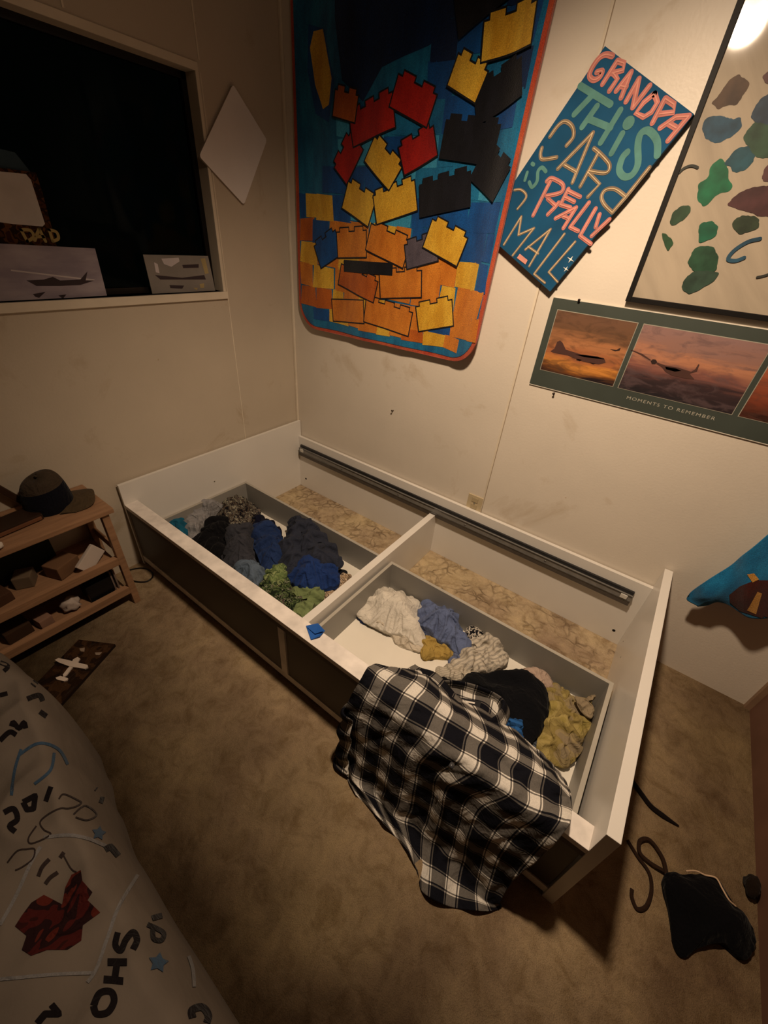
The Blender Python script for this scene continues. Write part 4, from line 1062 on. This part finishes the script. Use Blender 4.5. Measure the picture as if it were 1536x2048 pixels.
# cap
hat = root('baseball_cap', 'dark baseball cap with grey front panel on the wooden table', 'cap', (.105, -1.285, .490))
HN = fabric('navy_cap_cloth', '0e0f18'); HG = fabric('grey_brown_cap_cloth', '40362c'); HB = fabric('cap_brim_cloth', '4a3d2c')
hc = Vector((.088, -1.312, .4915))
m = MB(); vs = []; fs = []; SG = 40; RG = 14
for j in range(RG + 1):
    a = j / RG * PI / 2
    for i in range(SG):
        th = i / SG * 2 * PI
        r = .070 * math.cos(a) ** .42
        vs.append(hc + Vector((r * math.cos(th) * 1.0, r * math.sin(th) * 1.08, (.128 + .012 * math.sin(th)) * math.sin(a) ** 1.1)))
for j in range(RG):
    for i in range(SG): fs.append([j * SG + i, j * SG + (i + 1) % SG, (j + 1) * SG + (i + 1) % SG, (j + 1) * SG + i])
fa = fs[7 * SG:]; fb = fs[:7 * SG]
m.add(vs, fb, HN, True); m.add(vs, fa, HG, True)
cr = m.build('crown', parent=hat)
MB().lathe([(.001, .004), (.007, .003), (.008, 0), (.006, -.002)], hc + Vector((0, 0, .127)), HG, 14).build('crown_button', parent=cr)
m = MB(); br = []
for i in range(25):
    t_ = i / 24; th = -.25 + t_ * (PI * .5 + .1)
    br.append((th))
top = []; 
d0 = Vector((.35, .94, 0)).normalized(); s0 = Vector((-d0.y, d0.x, 0))
vs = []; fs = []
for j in range(9):
    for i in range(21):
        a = (i / 20 - .5) * 2
        inner = hc + s0 * a * .075 + d0 * (.062 * math.sqrt(max(0, 1 - a * a * .8)))
        o = hc + s0 * a * .082 + d0 * (.062 + .078 * math.sqrt(max(0, 1 - a ** 4 * .98)) )
        q = inner.lerp(o, j / 8); q.z = .494 + .012 * (1 - a * a) + .004 * (1 - j / 8)
        vs.append(q)
n1 = len(vs); vs += [q - Vector((0, 0, .003)) for q in vs[:n1]]
for j in range(8):
    for i in range(20):
        q = j * 21 + i; fs += [[q, q + 1, q + 22, q + 21], [n1 + q, n1 + q + 21, n1 + q + 22, n1 + q + 1]]
for i in range(20): fs.append([8 * 21 + i, 8 * 21 + i + 1, n1 + 8 * 21 + i + 1, n1 + 8 * 21 + i])
m.add(vs, fs, HB, True); m.build('brim', parent=hat)
# things on the table
def crumple(name, label, cat, c, s_, mat, seed, amp=.25):
    bm = bmesh.new(); bmesh.ops.create_icosphere(bm, subdivisions=3, radius=1)
    for v in bm.verts:
        n_ = v.co.normalized(); v.co = n_ * (1 + amp * fbm(n_ * 1.6 + Vector((seed, 0, 0))) + amp * .4 * abs(noise.noise(n_ * 5)))
        v.co = Vector((v.co.x * s_[0], v.co.y * s_[1], v.co.z * s_[2]))
    mz = min(v.co.z for v in bm.verts)
    for v in bm.verts: v.co = v.co + Vector(c) + Vector((0, 0, -mz))
    m = MB(); m.bm(bm, mat, True); return m.build(name, label=label, cat=cat)
q = U(86, 1024, 2, .49)
crumple('crumpled_tissue', 'small crumpled white tissue on the table in front of the cap', 'tissue', (q.x, q.y, .490), (.014, .016, .010), plain('tissue_white', 'c6b3a8', .9), 2)
nb = root('dark_case', 'long dark case lying on the table left of the cap', 'case', (.13, -1.45, .490))
a0 = U(20, 1035, 2, .50)
MB().obox((.125, -1.455, .502), (.085, .19, .024), .12, plain('dark_brown_leather', '2a1a10', .5), .005).build('case_body', parent=nb)
MB().obox((.171, -1.452, .502), (.006, .18, .012), .12, plain('worn_leather_edge', '6a4630', .5), .002).build('case_edge', parent=nb)
MB().obox((.06, -1.50, .52), (.05, .10, .06), -.2, plain('pink_tan_box', 'a07458', .7), .005).build('cardboard_box', label='pinkish tan box at the back of the table beside the case', cat='box')
MB().obox((.03, -1.385, .54), (.02, .02, .13), Matrix.Rotation(.5, 3, 'X'), plain('dark_stick', '3a2414', .6), .003).build('wooden_stick', label='dark wooden stick leaning on the wall behind the case', cat='stick')
crumple('white_wad', 'small white wad of paper at the far left end of the table edge', 'paper', (.235, -1.512, .490), (.014, .02, .012), plain('paper_white', 'c8beb4', .9), 5)
# middle shelf (z .245)
zs = .245
MB().obox((.19, -1.288, zs + .034), (.016, .10, .062), Matrix.Rotation(.55, 3, 'X') @ Matrix.Rotation(.3, 3, 'Z'), plain('white_plastic_box', 'bfb1a6', .5), .004).build('white_tray', label='white plastic tray leaning at the right end of the middle shelf', cat='tray')
MB().obox((.15, -1.37, zs + .03), (.07, .09, .055), .4, plain('tan_carton', '6e5038', .8), .004).build('tan_carton', label='tan carton beside the white tray on the middle shelf', cat='box')
MB().obox((.12, -1.48, zs + .026), (.06, .055, .05), -.5, plain('grey_carton', '6a5a48', .8), .004).build('grey_carton', label='grey carton standing tilted in the middle of the middle shelf', cat='box')
MB().obox((.15, -1.58, zs + .02), (.07, .08, .04), .2, plain('brown_carton', '4a3020', .8), .004).build('brown_carton', label='brown carton at the left end of the middle shelf', cat='box')
MB().obox((.05, -1.47, zs + .13), (.06, .22, .02), Matrix.Rotation(.1, 3, 'X'), plain('dark_green_folder', '1c2418', .7), .002).box((.02, -1.57, zs), (.08, -1.36, zs + .12), plain('dark_green_folder', '1c2418')).build('dark_folder_stack', label='dark green stack of folders at the back of the middle shelf', cat='folders')
zs = .085
MB().box((.12, -1.345, zs), (.205, -1.255, zs + .085), plain('black_box', '0d0d10', .4), .005).build('black_box', label='black box at the right end of the bottom shelf', cat='box')
for i, y in enumerate((-1.236, -1.249)):
    MB().box((.14, y - .003, zs), (.20, y + .003, zs + .10), plain('pale_sleeve', '7a6a60', .6), .001).build('record_sleeve', label='thin pale sleeve standing right of the black box, ' + ('outer one by the leg' if i == 0 else 'inner one next to the box'), cat='sleeve', group='pale sleeves on the bottom shelf')
crumple('white_toy_figure', 'small white crumpled toy on the bottom shelf left of the black box', 'toy', (.185, -1.405, zs), (.02, .03, .03), plain('toy_white', 'b0a298', .7), 9, .5)
MB().obox((.18, -1.50, zs + .02), (.05, .045, .04), .2, plain('pale_pink_box', '8a6a58', .7), .004).build('pale_box', label='pale pink box in the middle of the bottom shelf', cat='box')
MB().obox((.15, -1.58, zs + .025), (.09, .08, .05), .1, plain('dark_brown_box', '3a2616', .8), .004).build('dark_brown_box', label='dark brown box at the left end of the bottom shelf', cat='box')

# ------------------------------------------------------------------ plaque with white aeroplane on the floor
plq = root('aeroplane_plaque', 'dark brown plaque with white model aeroplane lying on the carpet', 'plaque', (.40, -1.50, 0))
PBR = patterned('dark_plaque_print', ['1c120b', '2c1c10', '3c2818', '24170e'], 16, .5)
pq = [U(x, y, 2, .014) for x, y in ((157, 1279), (230, 1288), (118, 1412), (50, 1390))]
MB().prism(pq, (0, 0, -.014), PBR, plain('plaque_edge', '20140c', .6)).build('board', parent=plq)
m = MB(); WP = plain('white_model_paint', 'cfc0b2', .5)
P5 = lambda L, z=.0155: [U(x, y, 2, z) for x, y in S((0, 1080), 280 / 1536, L)]
m.prism(P5([(600, 1315), (640, 1295), (720, 1310), (960, 1370), (965, 1395), (930, 1412), (760, 1385), (640, 1340)], .022), (0, 0, -.006), WP)
m.build('wing', parent=plq)
m = MB(); m.prism(P5([(800, 1310), (850, 1282), (878, 1300), (850, 1345), (790, 1400), (730, 1480), (695, 1500), (690, 1475), (740, 1410), (780, 1370)], .020), (0, 0, -.005), WP); m.build('fuselage', parent=plq)
m = MB(); m.prism(P5([(610, 1510), (660, 1490), (745, 1515), (735, 1540), (700, 1548), (620, 1528)], .020), (0, 0, -.005), WP); m.build('tailplane', parent=plq)
m = MB()
for L in ([(870, 1190), (930, 1180), (925, 1225), (885, 1220)], [(1040, 1235), (1120, 1230), (1090, 1262), (1050, 1260)]):
    m = MB(); m.prism(P5(L, .0152), (0, 0, -.001), plain('pale_print', '8a7868', .7)); m.build('print_mark', parent=plq)

# cable loop by the table
P = crom([Vector((x, y, .004)) for x, y in ((.02, -1.13), (.05, -1.085), (.10, -1.068), (.145, -1.085), (.15, -1.12), (.11, -1.150), (.06, -1.155))], 60)
MB().tube(P, .0035, plain('black_cable', '16110d', .5), 8).build('cable', label='loop of dark cable on the carpet between table and bed frame', cat='cable')

# ------------------------------------------------------------------ comforter on the other bed
edge = [(.36, -1.66), (.445, -1.640), (.60, -1.615), (.756, -1.595), (.86, -1.61), (.968, -1.634), (1.119, -1.656), (1.335, -1.664), (1.573, -1.668), (2.10, -1.68)]
def eY(x):
    for (xa, ya), (xb, yb) in zip(edge, edge[1:]):
        if x <= xb: t_ = (x - xa) / (xb - xa); t_ = t_ * t_ * (3 - 2 * t_); return ya + (yb - ya) * t_
    return edge[-1][1]
HB_ = .44
def ch(x, y):
    d1 = eY(x) - y; d2 = x - .36; d = min(d1, d2)
    e = max(0, min(1, d / .06)); z = (HB_) * (1 - (1 - e) ** 3) ** (1 / 2.6)
    P = Vector((x, y, 0))
    z += (.030 * fbm(P * 4.5) + .014 * (1 - abs(noise.noise(P * 7 + Vector((2, 1, 0)))) * 2.8)) * min(1, d / .05)
    return max(.004, z)
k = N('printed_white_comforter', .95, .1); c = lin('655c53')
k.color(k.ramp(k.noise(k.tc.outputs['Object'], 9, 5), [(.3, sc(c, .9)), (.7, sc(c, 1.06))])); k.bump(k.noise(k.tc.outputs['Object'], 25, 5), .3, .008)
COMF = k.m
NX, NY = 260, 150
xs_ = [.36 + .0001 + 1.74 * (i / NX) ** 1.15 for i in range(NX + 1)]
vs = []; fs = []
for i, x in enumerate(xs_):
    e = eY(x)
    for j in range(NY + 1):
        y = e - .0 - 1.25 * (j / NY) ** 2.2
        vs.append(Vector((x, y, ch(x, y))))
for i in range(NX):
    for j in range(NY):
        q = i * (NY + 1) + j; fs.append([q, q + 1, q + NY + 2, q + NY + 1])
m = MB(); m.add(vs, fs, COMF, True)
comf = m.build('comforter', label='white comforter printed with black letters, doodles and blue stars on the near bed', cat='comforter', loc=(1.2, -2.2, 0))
bvh = BVHTree.FromPolygons(vs, fs)
def hit(px, py, lift=.0012):
    d = (RCAM @ Vector(((px - 768) / FPX, (1024 - py) / FPX, -1))).normalized()
    p_, n_, i_, dd = bvh.ray_cast(CAM, d)
    if p_ is None or d.dot(n_) == 0: return None
    if n_.z < 0: n_ = -n_
    return p_ + n_ * lift, n_
def cstroke(mb, pts, wpx, mat, lift=.0012, sm=True):
    if mat is INK: wpx *= 1.25
    P = [Vector((x, y, 0)) for x, y in pts]
    n_ = max(6, int(sum((a - b2).length for a, b2 in zip(P, P[1:])) / 3))
    if len(P) > 2 and sm: P = crom(P, n_)
    else:
        Q = []
        for a, b2 in zip(P, P[1:]):
            for t_ in range(n_): Q.append(a.lerp(b2, t_ / n_))
        P = Q + [P[-1]]
    prev = None
    for i in range(len(P)):
        t_ = (P[min(i + 1, len(P) - 1)] - P[max(i - 1, 0)]).normalized(); a = Vector((-t_.y, t_.x, 0)) * wpx / 2
        h1_ = hit(P[i].x + a.x, P[i].y + a.y, lift); h2_ = hit(P[i].x - a.x, P[i].y - a.y, lift)
        if h1_ is None or h2_ is None or (h1_[0] - h2_[0]).length > .06: prev = None; continue
        if prev and (prev[0] - h1_[0]).length < .06: mb.add([prev[0], prev[1], h2_[0], h1_[0]], [[0, 1, 2, 3]], mat)
        prev = (h1_[0], h2_[0])
def cpoly(mb, pts, mat, lift=.0012):
    xs1 = [p[0] for p in pts]; ys1 = [p[1] for p in pts]
    bm = bmesh.new(); f = bm.faces.new([bm.verts.new((x, y, 0)) for x, y in pts])
    f.normal_update()
    bmesh.ops.triangulate(bm, faces=[f], ngon_method='EAR_CLIP')
    for _ in range(4):
        es = [e for e in bm.edges if e.calc_length() > 9]
        if not es: break
        bmesh.ops.subdivide_edges(bm, edges=es, cuts=1); bmesh.ops.triangulate(bm, faces=[f for f in bm.faces if len(f.verts) > 3])
    ok = {}
    for v in bm.verts:
        h_ = hit(v.co.x, v.co.y, lift); ok[v] = h_[0] if h_ else None
    for f in bm.faces:
        q = [ok[v] for v in f.verts]
        if all(x is not None for x in q) and max((q[0] - q[1]).length, (q[1] - q[2]).length, (q[2] - q[0]).length) < .06: mb.add(q, [[0, 1, 2]], mat)
    bm.free()
INK = fabric('comforter_black_ink', '141012'); STB = fabric('comforter_blue_ink', '33465a'); LGR = fabric('comforter_grey_line', '6c6a6a'); RED = patterned('comforter_red_ink', ['2a0e0c', '3c1210', '1e0c0d', '4a1a12'], 14, dist=1)
C7 = lambda L: S((0, 1600), 480 / 1536, L)
C3 = lambda L: S((0, 1260), 520 / 1351, L)
# lettering along the bed edge: S H O, U P, and single letters
m = MB()
cstroke(m, C7([(755, 850), (740, 930), (775, 965), (805, 900), (850, 850), (875, 900), (850, 960)]), 10, INK)
m.build('printed_letter', parent=comf)
m = MB()
cstroke(m, C7([(690, 1040), (815, 1040)]), 12, INK, sm=False); cstroke(m, C7([(665, 1150), (790, 1160)]), 12, INK, sm=False); cstroke(m, C7([(752, 1045), (735, 1150)]), 11, INK, sm=False)
m.build('printed_letter', parent=comf)
m = MB()
cstroke(m, C7([(600, 1320), (640, 1240), (710, 1230), (730, 1290), (690, 1360), (620, 1370), (600, 1320)]), 11, INK)
m.build('printed_letter', parent=comf)
m = MB()
cstroke(m, C7([(985, 690), (1040, 740), (970, 760)]), 9, INK, sm=False)
m.build('printed_letter', parent=comf)
m = MB()
cstroke(m, C7([(940, 800), (1040, 850), (1030, 900), (980, 890), (975, 820)]), 8, INK)
m.build('printed_letter', parent=comf)
m = MB()
cstroke(m, C7([(670, 320), (705, 300), (755, 360)]), 10, INK, sm=False)
m.build('printed_letter', parent=comf)
m = MB()
cstroke(m, C7([(1330, 1280), (1430, 1370)]), 10, INK, sm=False)
m.build('printed_letter', parent=comf)
m = MB()
cstroke(m, C7([(1230, 1400), (1225, 1350), (1290, 1330), (1330, 1380), (1320, 1430)]), 12, INK)
m.build('printed_letter', parent=comf)
m = MB()
cstroke(m, C7([(330, 1310), (380, 1370), (290, 1370), (240, 1430)]), 11, INK, sm=False)
m.build('printed_letter', parent=comf)
m = MB()
cstroke(m, C3([(20, 950), (70, 930), (90, 985), (50, 1020), (80, 1050)]), 9, INK)
m.build('printed_letter', parent=comf)
m = MB()
cstroke(m, C3([(120, 895), (185, 860), (175, 930), (140, 935), (120, 895)]), 9, INK, sm=False)
m.build('printed_letter', parent=comf)
m = MB()
cstroke(m, C3([(240, 890), (265, 815)]), 8, INK, sm=False)
m.build('printed_letter', parent=comf)
m = MB()
cstroke(m, C3([(60, 500), (70, 480), (100, 510), (125, 480), (135, 510)]), 8, INK)
m.build('printed_letter', parent=comf)
m = MB()
cstroke(m, C3([(0, 575), (50, 530), (85, 545)]), 8, INK)
m.build('printed_letter', parent=comf)
m = MB()
cstroke(m, C3([(495, 825), (530, 860), (520, 900)]), 7, INK)
m.build('printed_letter', parent=comf)
m = MB()
cstroke(m, C3([(0, 170), (40, 190), (20, 215)]), 7, INK)
m.build('printed_letter', parent=comf)
m = MB()
cstroke(m, C3([(140, 360), (200, 340), (220, 370)]), 8, INK)
m.build('printed_letter', parent=comf)
m = MB()
cstroke(m, C3([(0, 340), (40, 330)]), 7, INK)
m.build('printed_letter', parent=comf)
m = MB()
cstroke(m, C3([(205, 425), (240, 450)]), 8, INK)
m.build('printed_letter', parent=comf)
m = MB()
cstroke(m, C3([(165, 270), (190, 290)]), 8, INK, sm=False)
m.build('printed_letter', parent=comf)
m = MB()
for cx, cy, r in ((1010, 1045, 68), (630, 215, 48)):
    pts = []
    for i in range(10):
        a = i / 10 * 2 * PI - 1.4; q = r if i % 2 == 0 else r * .55
        pts.append((cx + q * math.cos(a), cy + q * math.sin(a)))
    m = MB(); cpoly(m, C7(pts), STB); m.build('printed_star', parent=comf)
m = MB()
for L in ([(880, 480), (760, 680), (690, 880), (620, 1080), (560, 1170)], [(0, 1150), (200, 1130), (420, 1115), (600, 1110)], [(0, 800), (100, 620), (200, 400), (260, 300)], [(280, 240), (430, 225), (560, 250), (680, 300)], [(1190, 960), (1230, 1080), (1240, 1200)]):
    m = MB(); cstroke(m, C7(L), 7, LGR); m.build('printed_line', parent=comf)
for L in ([(100, 650), (200, 590), (300, 620), (350, 700)], [(110, 620), (80, 720), (60, 860)], [(280, 640), (260, 730), (180, 800)]):
    m = MB(); cstroke(m, C3(L), 6, STB); m.build('printed_line', parent=comf)
DL = fabric('comforter_thin_ink', '2c2422')
for L in ([(305, 880), (330, 855), (400, 885), (420, 900), (390, 920), (350, 930), (310, 930), (250, 960), (210, 1000), (230, 1040), (265, 1060), (220, 1090), (160, 1110), (150, 1080), (190, 1020)], [(380, 960), (440, 915), (500, 960), (450, 990), (390, 975)], [(40, 1210), (90, 1150), (140, 1140), (180, 1140), (170, 1190), (120, 1230), (80, 1250)], [(330, 1170), (370, 1240), (400, 1260)]):
    m = MB(); cstroke(m, C3(L), 3.2, DL); m.build('printed_doodle', parent=comf)
m = MB()
cpoly(m, C7([(95, 810), (140, 740), (200, 660), (280, 610), (340, 640), (400, 670), (420, 560), (460, 480), (520, 450), (530, 520), (590, 590), (560, 640), (640, 720), (530, 800), (520, 900), (430, 960), (300, 960), (200, 1000), (140, 960), (170, 870)]), RED)
m.build('red_blotch_print', parent=comf)
for L in ([(245, 500), (270, 430), (320, 370)], [(290, 540), (320, 500), (370, 470)], [(385, 370), (410, 330)]): pass
m = MB()
for L in ([(245, 490), (270, 430), (315, 380)], [(290, 540), (320, 500), (370, 465)], [(385, 370), (410, 335)]): cstroke(m, C7(L), 8, DL)
m.build('brush_mark_print', parent=comf)

# ------------------------------------------------------------------ black bag and straps on the floor, right
bagr = root('black_bag', 'flat black drawstring bag on the carpet right of the bed frame', 'bag', (2.36, -.84, 0))
o = cloth('bag_body', None, None, [(1325, 1750), (1374, 1748), (1430, 1750), (1452, 1778), (1468, 1812), (1491, 1830), (1509, 1868), (1509, 1902), (1490, 1922), (1446, 1890), (1401, 1897), (1372, 1915), (1350, 1890), (1338, 1826)], .004, .05, fabric('black_bag_cloth', '060609', .1), zpl=.02, seed=40, fold=.008, parent=bagr, p=4, ex=1.1)
P = crom(Uz([(1372, 1742, .035), (1392, 1742, .035), (1410, 1750, .035), (1432, 1756, .04), (1445, 1778, .045), (1458, 1800, .045), (1472, 1813, .035)]), 40)
MB().tube(P, .0022, plain('pale_piping', 'b79c80', .7), 8).build('piping', parent=bagr)
STP = fabric('brown_black_strap', '2a1c14')
P = crom(Uz([(1334, 1752, .02), (1325, 1715, .012), (1300, 1680, .012), (1280, 1682, .010), (1280, 1705, .010), (1300, 1725, .010), (1328, 1742, .012)]), 50)
MB().tube(P, .0055, STP, 8, flat=.5).build('strap_loop', parent=bagr)
P = crom(Uz([(1255, 1680, .005), (1275, 1712, .006), (1298, 1745, .006), (1303, 1780, .005), (1293, 1812, .005), (1275, 1818, .005), (1264, 1795, .005), (1264, 1778, .005)]), 60)
MB().tube(P, .005, STP, 8, flat=.5).build('dark_strap', label='hook shaped dark strap on the carpet left of the black bag', cat='strap')
P = Uz([(1262, 1558, .006), (1285, 1590, .006), (1302, 1612, .006), (1325, 1630, .006), (1358, 1652, .006)])
MB().tube(crom(P, 30), [.0085] * 22 + [.0085 - .0009 * i for i in range(8)], fabric('black_belt', '120c0a'), 8, flat=.35).build('dark_belt', label='straight dark belt end on the carpet right of the bed frame', cat='belt')
crumple('dark_bundle', 'dark bundle on the carpet against the right wall', 'bundle', (RX - .022, -.690, 0), (.016, .03, .022), fabric('dark_bundle_cloth', '1c130d'), 12)

# ------------------------------------------------------------------ blue printed cloth hanging near the right corner
hb = root('printed_blue_towel', 'blue printed towel hanging off the wall near the right corner', 'towel', (2.25, -.04, .34))
yb = -.07
rows = [Uy([(1378, 1188, yb), (1400, 1170, yb), (1455, 1135, yb), (1500, 1098, yb - .01), (1560, 1050, yb - .01), (1640, 990, yb)]),
        Uy([(1374, 1200, yb), (1412, 1188, yb - .01), (1462, 1165, yb - .02), (1510, 1140, yb - .02), (1570, 1110, yb - .02), (1650, 1070, yb)]),
        Uy([(1395, 1213, yb), (1425, 1192, yb - .01), (1470, 1195, yb - .02), (1515, 1180, yb - .03), (1580, 1170, yb - .02), (1660, 1150, yb)]),
        Uy([(1396, 1214, yb + .01), (1430, 1200, yb), (1478, 1222, yb - .01), (1525, 1236, yb - .02), (1590, 1236, yb), (1670, 1230, yb)])]
PTW = plush('towel_blue', '155a86', '1f78a8'); PTD = plush('towel_maroon', '3a1510', '4a1c14'); PTY = plush('towel_tan', 'b07c34', 'c79348')
vs, fs, uvs = sheet(rows, 60, 40, PTW, thick=.006, wav=lambda u, v, g: .008 * math.sin(u * 18 + v * 2))
nf = len(fs)
m = MB(); m.add(vs, fs, PTW, True)
tw = m.build('towel', parent=hb)
bv = BVHTree.FromPolygons(vs, fs)
def hcast(px, py, lift=.0015):
    d = (RCAM @ Vector(((px - 768) / FPX, (1024 - py) / FPX, -1))).normalized()
    p_, n_, i_, dd = bv.ray_cast(CAM, d)
    if p_ is None: return None
    return p_ + Vector((0, -1, 0)) * lift
def tpoly(mb, pts, mat, lift=.0015):
    bm = bmesh.new(); f = bm.faces.new([bm.verts.new((x, y, 0)) for x, y in pts])
    f.normal_update()
    bmesh.ops.triangulate(bm, faces=[f], ngon_method='EAR_CLIP')
    for _ in range(4):
        es = [e for e in bm.edges if e.calc_length() > 8]
        if not es: break
        bmesh.ops.subdivide_edges(bm, edges=es, cuts=1); bmesh.ops.triangulate(bm, faces=[f for f in bm.faces if len(f.verts) > 3])
    for f in bm.faces:
        q = [hcast(v.co.x, v.co.y, lift) for v in f.verts]
        if all(x is not None for x in q): mb.add(q, [[0, 1, 2]], mat)
    bm.free()
m = MB()
tpoly(m, [(1458, 1190), (1480, 1172), (1510, 1160), (1560, 1160), (1600, 1180), (1600, 1240), (1530, 1238), (1480, 1222), (1460, 1205)], PTD)
tpoly(m, [(1500, 1210), (1515, 1183), (1524, 1186), (1512, 1228), (1494, 1220)], PTY, .0025)
tpoly(m, [(1494, 1148), (1508, 1146), (1518, 1158), (1505, 1164)], PTY, .0026)
m.build('towel_print', parent=tw)
